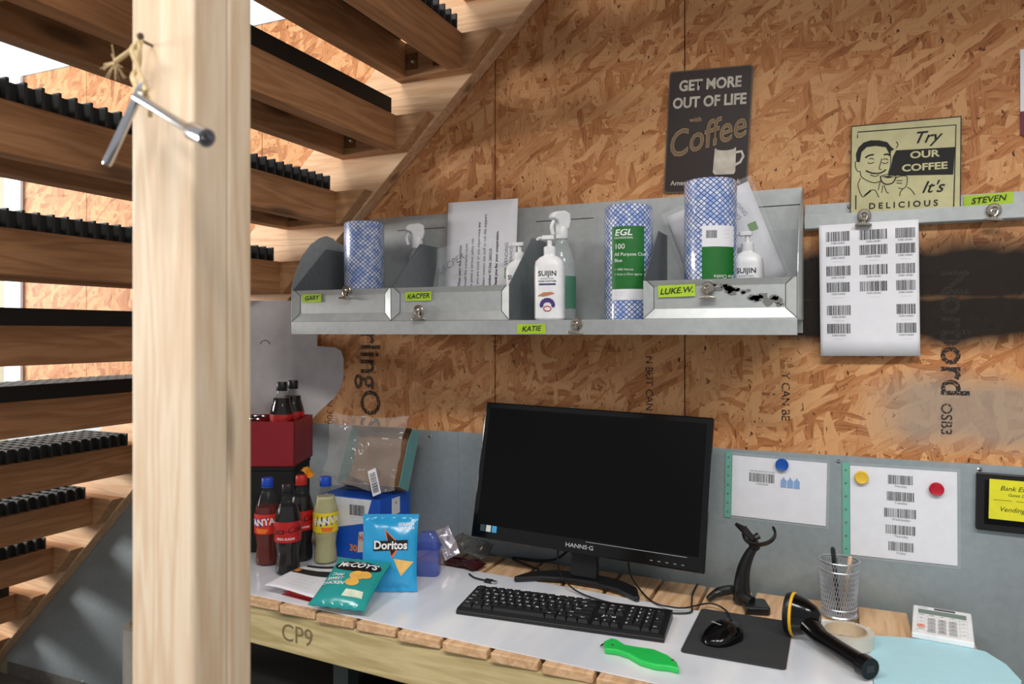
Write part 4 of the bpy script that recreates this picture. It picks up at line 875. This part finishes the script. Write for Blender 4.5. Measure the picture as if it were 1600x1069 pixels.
bm = new(); sheet(bm, .22, .2, 30, 28, lambda x, y: (x+.02*noise.noise(Vector((x*12, y*12, 1))), y+.02*noise.noise(Vector((x*12, y*12, 7))), .016*noise.noise(Vector((x*26, y*26, 2)))+.02*noise.noise(Vector((x*9, y*9, 4)))-1.2*(x+.03)**2)); obj('film', bm, clear('bag_film', (214, 210, 206), .26, .1), bg_, smooth=True)
st_ = thing('barcode_sticker', 'white barcode strip standing against the cardboard tray', 'sticker', (-1.118, -.215, DZ+.2), (PI/2-.3, -.42, .1))
bm = new(); prism(bm, rect(0, .015, .026, .07), 0, .0006); obj('strip', bm, PAPER, st_); barcode(st_, 0, .015, .055, .018, .0009, rz=PI/2)
# black crate, red box with its open white lid
ZB = 2.03; rb0 = C(-.5975, ZB, 0); za = math.atan2(sY, cY)
bcr = thing('black_crate', 'matt black box under the red gift box', 'crate', (rb0.x, rb0.y, DZ+.003), (0, 0, za))
bm = new(); box(bm, -.2, -.004, .004, .17, 0, .224); obj('crate_body', bm, plain('crate_black', (18, 18, 19), .8), bcr, bevel=.003)
bm = new(); box(bm, -.202, -.002, .002, .172, .224, .236); obj('crate_lid', bm, MATS['crate_black'], bcr, bevel=.003)
RED = plain('box_red', (146, 20, 34), .45); zr = DZ+.2395
rbx = thing('gift_box', 'open red cardboard box with a tall white inner lid standing on the black box', 'box', (rb0.x, rb0.y, zr), (0, 0, za))
bm = new(); bw, bd, bh, th = .28, .185, .124, .003
for a in ((-bw, 0, 0, bd, 0, th), (-bw, 0, 0, th, 0, bh), (-bw, 0, bd-th, bd, 0, bh), (-bw, -bw+th, 0, bd, 0, bh), (-th, 0, 0, bd, 0, bh)):
    bm = new(); box(bm, *a); obj('box_panel', bm, RED, rbx)
# lid: traced where it stands, on the box's rear edge
def lidpt(px, py):
    d = ray(px, py); Fv = Vector((-sY, cY, 0)); o_ = CAM; s = (ZB+bd+.003-0)/d.dot(Fv); q = o_+d*s
    return ((q-rb0).dot(Vector((cY, sY, 0))), q.z-zr)
lp = [lidpt(*q) for q in ((388, 470), (496, 470), (496, 541), (524, 543), (533, 548), (537, 560), (537, 588), (533, 606), (522, 622), (500, 642), (488, 655), (388, 655))]
bm = new(); prism(bm, lp, -bd-.0025, -bd-.0005, Matrix(((1, 0, 0, 0), (0, 0, -1, 0), (0, 1, 0, 0), (0, 0, 0, 1)))); obj('lid', bm, plain('lid_white', (200, 196, 198), .7), rbx)
a_ = lidpt(415, 538); bm = new(); tube(bm, [(a_[0]+.014*math.cos(k*PI/10), bd-.0005, a_[1]+.012*math.sin(k*PI/10)) for k in range(11)], .001, 5); obj('slot_cut', bm, MATS['seam_dark'], rbx)
def inred(xc, zc): q = C(xc, zc, 0); return (q.x, q.y, zr+.0035)
bottle(inred(-.655, 2.103), 'dark cola bottle with a black cap standing in the red box nearer its front', CAPB, COLA, LABR, .95, 'cola bottles in the red box', yaw=.5)
bottle(inred(-.645, 2.175), 'dark cola bottle with a black cap standing in the red box against its lid', CAPB, COLA, LABR, .95, 'cola bottles in the red box', yaw=.2)
for i, (xc, zc) in enumerate(((-.735, 2.075), (-.80, 2.09), (-.745, 2.15))):
    q = inred(xc, zc); t = thing('drink_can', 'silver topped drink can standing in the red box', 'can', q, group='cans in the red box')
    bm = new(); lathe(bm, [(.024, 0), (.031, .006), (.031, .112), (.026, .12)], 26); obj('can_body', bm, plain('can_red', (150, 30, 34), .3, .4), t, smooth=True)
    bm = new(); lathe(bm, [(.026, .12), (.027, .122), (.025, .122), (.024, .119), (.001, .119)], 26); obj('can_top', bm, CHROME, t, smooth=True)
random.seed(5); bm = new(); sheet(bm, .036, .022, 9, 6, lambda x, y: (x, y, .02*noise.noise(Vector((x*50, y*50, 9))))); q = W(484, 712, .13)
tag(obj('candy_wrapper', bm, plain('wrapper_orange', (236, 150, 30), .3), None, (-1.352, -.2, DZ+.222), (.7, .5, .2), smooth=True, solid=.0006), 'crumpled orange wrapper tucked beside the red box', 'wrapper')
# crisp packets
def packet(name, label, w, h, tk, M, col, prints):
    t = thing(name, label, 'crisp packet', tuple(M.translation), tuple(M.to_euler()))
    def f(x, y, s=1):
        u, v = min(1, abs(2*x/w)), min(1, abs(2*y/h)); e = max(0, 1-max(0, (v-.0)/.9)**4) if v < .9 else 0
        return s*(tk*(1-u**2.4)**.7*e+.0006)+.0026*noise.noise(Vector((x*40, y*40, 1)))*(1-u*.6)*e+(.0012*math.sin(x*260)*(v > .88))
    bm = new(); sheet(bm, w, h, 30, 40, lambda x, y: (x*(1-.05*(1-abs(2*y/h)**3)), y, f(x, y, 1))); sheet(bm, w, h, 30, 40, lambda x, y: (x*(1-.05*(1-abs(2*y/h)**3)), y, f(x, y, -1)))
    bmesh.ops.remove_doubles(bm, verts=bm.verts, dist=.0001); t2 = NT(name+'_foil'); n = t2.noise(t2.co(), 14, 4, .6)
    t2.set(color=t2.ramp(n, [(.3, tuple(v*.82 for v in lin(col)[:3])), (.7, lin(col))]), rough=.22, spec=.6); obj('foil', bm, t2.m, t, smooth=True)
    prints(t, lambda e: (lambda x, y: (x, y, f(x, y, 1)+e))); return t
def corn(t, wf):
    BK = plain('logo_black', (16, 14, 14), .4)
    wpoly([(-.012, .055), (.03, .018), (.008, -.012)], plain('logo_orange', (240, 110, 40), .4), t, wf(.0012), 'logo_triangle'); wpoly([(-.008, .05), (.025, .018), (.007, -.006)], BK, t, wf(.0016), 'logo_triangle')
    wpoly([(-.036, .005), (.044, .008), (.044, .03), (-.036, .027)], BK, t, wf(.002), 'logo_band', 5); text('Doritos', .026, WHITEINK, t, .004, .0175, warp=wf(.0026), bold=.03, sx=.95)
    text('GOLDEN', .009, WHITEINK, t, .038, .065, warp=wf(.001), bold=.03); text('CRUNCH', .009, WHITEINK, t, .038, .056, warp=wf(.001), bold=.03)
    wpoly([(.012, -.012), (.058, -.02), (.03, -.052)], plain('tortilla', (226, 184, 104), .7, var=.2), t, wf(.0016), 'chip_print')
q = D(607, 928); fa = YAW
M1 = Matrix.Translation((q.x-.008, q.y+.018, DZ+.0905)) @ R(fa, 'Z') @ R(PI/2-.2, 'X')
packet('crisp_packet', 'upright bright blue tortilla chip packet leaning on the carton', .134, .176, .02, M1, (40, 168, 226), corn)
def mac(t, wf):
    BK = MATS['logo_black']; el = [(.056*math.cos(a), .042+.021*math.sin(a)) for a in [k*PI/10 for k in range(20)]]
    wpoly(el, BK, t, wf(.001), 'logo_oval', 4); text("McCOY'S", .0255, WHITEINK, t, 0, .042, warp=wf(.002), bold=.03, sx=.92, shear=.15); text('THE REAL', .007, WHITEINK, t, 0, .057, warp=wf(.0018))
    cr_ = plain('crisp_print', (232, 176, 78), .6, var=.15)
    for cx, cy, r in ((.014, .01, .019), (.03, .014, .015), (.01, -.012, .016)): wpoly([(cx+r*math.cos(a), cy+r*.75*math.sin(a)) for a in [k*PI/8 for k in range(16)]], cr_, t, wf(.0012), 'crisp_picture', 2)
    for i, s in enumerate(('THAI', 'SWEET', 'CHICKEN')): text(s, .0125, WHITEINK, t, -.034, .008-.0135*i, warp=wf(.001), bold=.02, shear=.2)
    wpoly([(.002, -.052), (.05, -.052), (.046, -.034), (.006, -.034)], plain('veg_print', (206, 214, 190), .6, var=.3), t, wf(.001), 'ingredient_picture')
b0, b1, t0, t1 = D(484, 956, .006), D(568, 962, .006), None, None
top = D(571, 885, .064); bot = (b0+b1)/2; ux = (b1-b0); ux.z = 0; ux.normalize(); uy = (top-bot).normalized(); ux = (ux-uy*ux.dot(uy)).normalized(); uz = ux.cross(uy)
M2 = Matrix.Translation((bot+top)/2+uz*.006+Vector((0, 0, .008))) @ Matrix((ux, uy, uz)).transposed().to_4x4()
packet('crisp_packet', 'teal thick-cut crisp packet lying tilted against the blue packet', .132, max(.128, (top-bot).length*1.02), .015, M2, (40, 158, 156), mac)
# leaflet on a red packet
q = D(470, 915); lf = thing('leaflet', 'white leaflet with a black stripe lying on the red packet', 'leaflet', (q.x, q.y, DZ+.0225), (0, 0, 0))
LP = [D(413, 918, .017), D(495, 938, .017), D(540, 888, .02), D(478, 884, .02)]; LP = [p-Vector((q.x, q.y, DZ+.017)) for p in LP]
def lfp(u, v, e=0): a = LP[0].lerp(LP[1], u); b = LP[3].lerp(LP[2], u); r = a.lerp(b, v); return (r.x, r.y, .002*math.sin(u*5+v*3)+e)
bm = new(); sheet(bm, 1, 1, 10, 10, lambda x, y: lfp(x+.5, y+.5)); obj('page', bm, PAPER, lf, solid=.0003, smooth=True)
lw = lambda x, y: lfp(x, y, .0012)
wpoly([(.02, .6), (.98, .6), (.98, .78), (.02, .78)], INK, lf, lw, 'stripe'); wpoly([(.1, .9), (.9, .9), (.9, .97), (.1, .97)], INK, lf, lw, 'stripe'); wpoly([(.05, .63), (.15, .63), (.15, .75), (.05, .75)], plain('orange_txt', (236, 140, 40), .5), lf, lambda x, y: lfp(x, y, .0018), 'stripe_icon')
for i in range(4): text('------- -- ----- ---- -----', .05, INKGREY, lf, .5, .5-.1*i, warp=lw)
random.seed(8); q2 = D(462, 936); bm = new()
sheet(bm, .15, .08, 20, 12, lambda x, y: (x, y, .006+.004*noise.noise(Vector((x*30, y*30, 1)))+(.006 if abs(x) < .06 and abs(y) < .03 else 0))); sheet(bm, .15, .08, 20, 12, lambda x, y: (x, y, .001))
bmesh.ops.remove_doubles(bm, verts=bm.verts, dist=.0001); tag(obj('red_packet', bm, clear('red_film', (214, 60, 56), .8, .2), None, (q2.x+.035, q2.y+.032, DZ+.0028), (0, 0, -.12), smooth=True), 'flat translucent red packet under the white leaflet', 'packet')
# blue plastic tub, wrappers
q = D(669, 899); tb_ = thing('plastic_tub', 'translucent blue plastic tub standing beside the blue crisp packet', 'tub', (q.x, q.y, DZ+.0028), (0, 0, .3))
bm = new(); rings = [[bm.verts.new((x, y, z)) for x, y in rounded(w_, d_, .012, 4)] for w_, d_, z in ((.056, .042, 0), (.06, .046, .006), (.062, .048, .075), (.044, .034, .1), (.036, .028, .106))]
for a, b in zip(rings, rings[1:]):
    n = len(a)
    for i in range(n): bm.faces.new((a[i], a[(i+1) % n], b[(i+1) % n], b[i]))
bm.faces.new(rings[0][::-1]); bm.faces.new(rings[-1]); obj('tub_body', bm, clear('blue_clear', (84, 104, 190), .55, .1), tb_, smooth=True)
bm = new(); prism(bm, rounded(.066, .052, .012, 4), .068, .073); obj('tub_band', bm, clear('blue_clear2', (70, 90, 180), .7, .1), tb_)
def wrapper(name, label, p, rot, w, h, c, seed, amp=.012, mat=None):
    bm = new(); sheet(bm, w, h, 22, 16, lambda x, y: (x, y+.006*noise.noise(Vector((x*30, seed, 0))), amp*noise.noise(Vector((x*22+seed, y*30, seed)))+amp*.4*noise.noise(Vector((x*70, y*70, seed)))+amp*.5))
    tag(obj(name, bm, mat or plain(name+str(seed), c, .22, .6), None, p, rot, smooth=True, solid=.0005), label, 'wrapper')
q = D(700, 880); wrapper('foil_wrapper', 'white and purple foil wrapper standing behind the blue tub', (q.x-.004, q.y+.004, DZ+.052), (PI/2-.5, -.5, .4), .045, .085, (204, 198, 206), 2)
q = D(735, 876); wrapper('foil_wrapper', 'crumpled silver foil wrapper lying on the boards left of the monitor', (q.x, q.y+.008, DZ+.033), (.3, .12, -.15), .115, .07, (128, 128, 126), 6)
q = D(725, 886); wrapper('chocolate_wrapper', 'maroon chocolate wrapper lying under the silver foil', (q.x, q.y, DZ+.008), (.05, 0, -.2), .11, .055, (78, 20, 26), 4, .008)
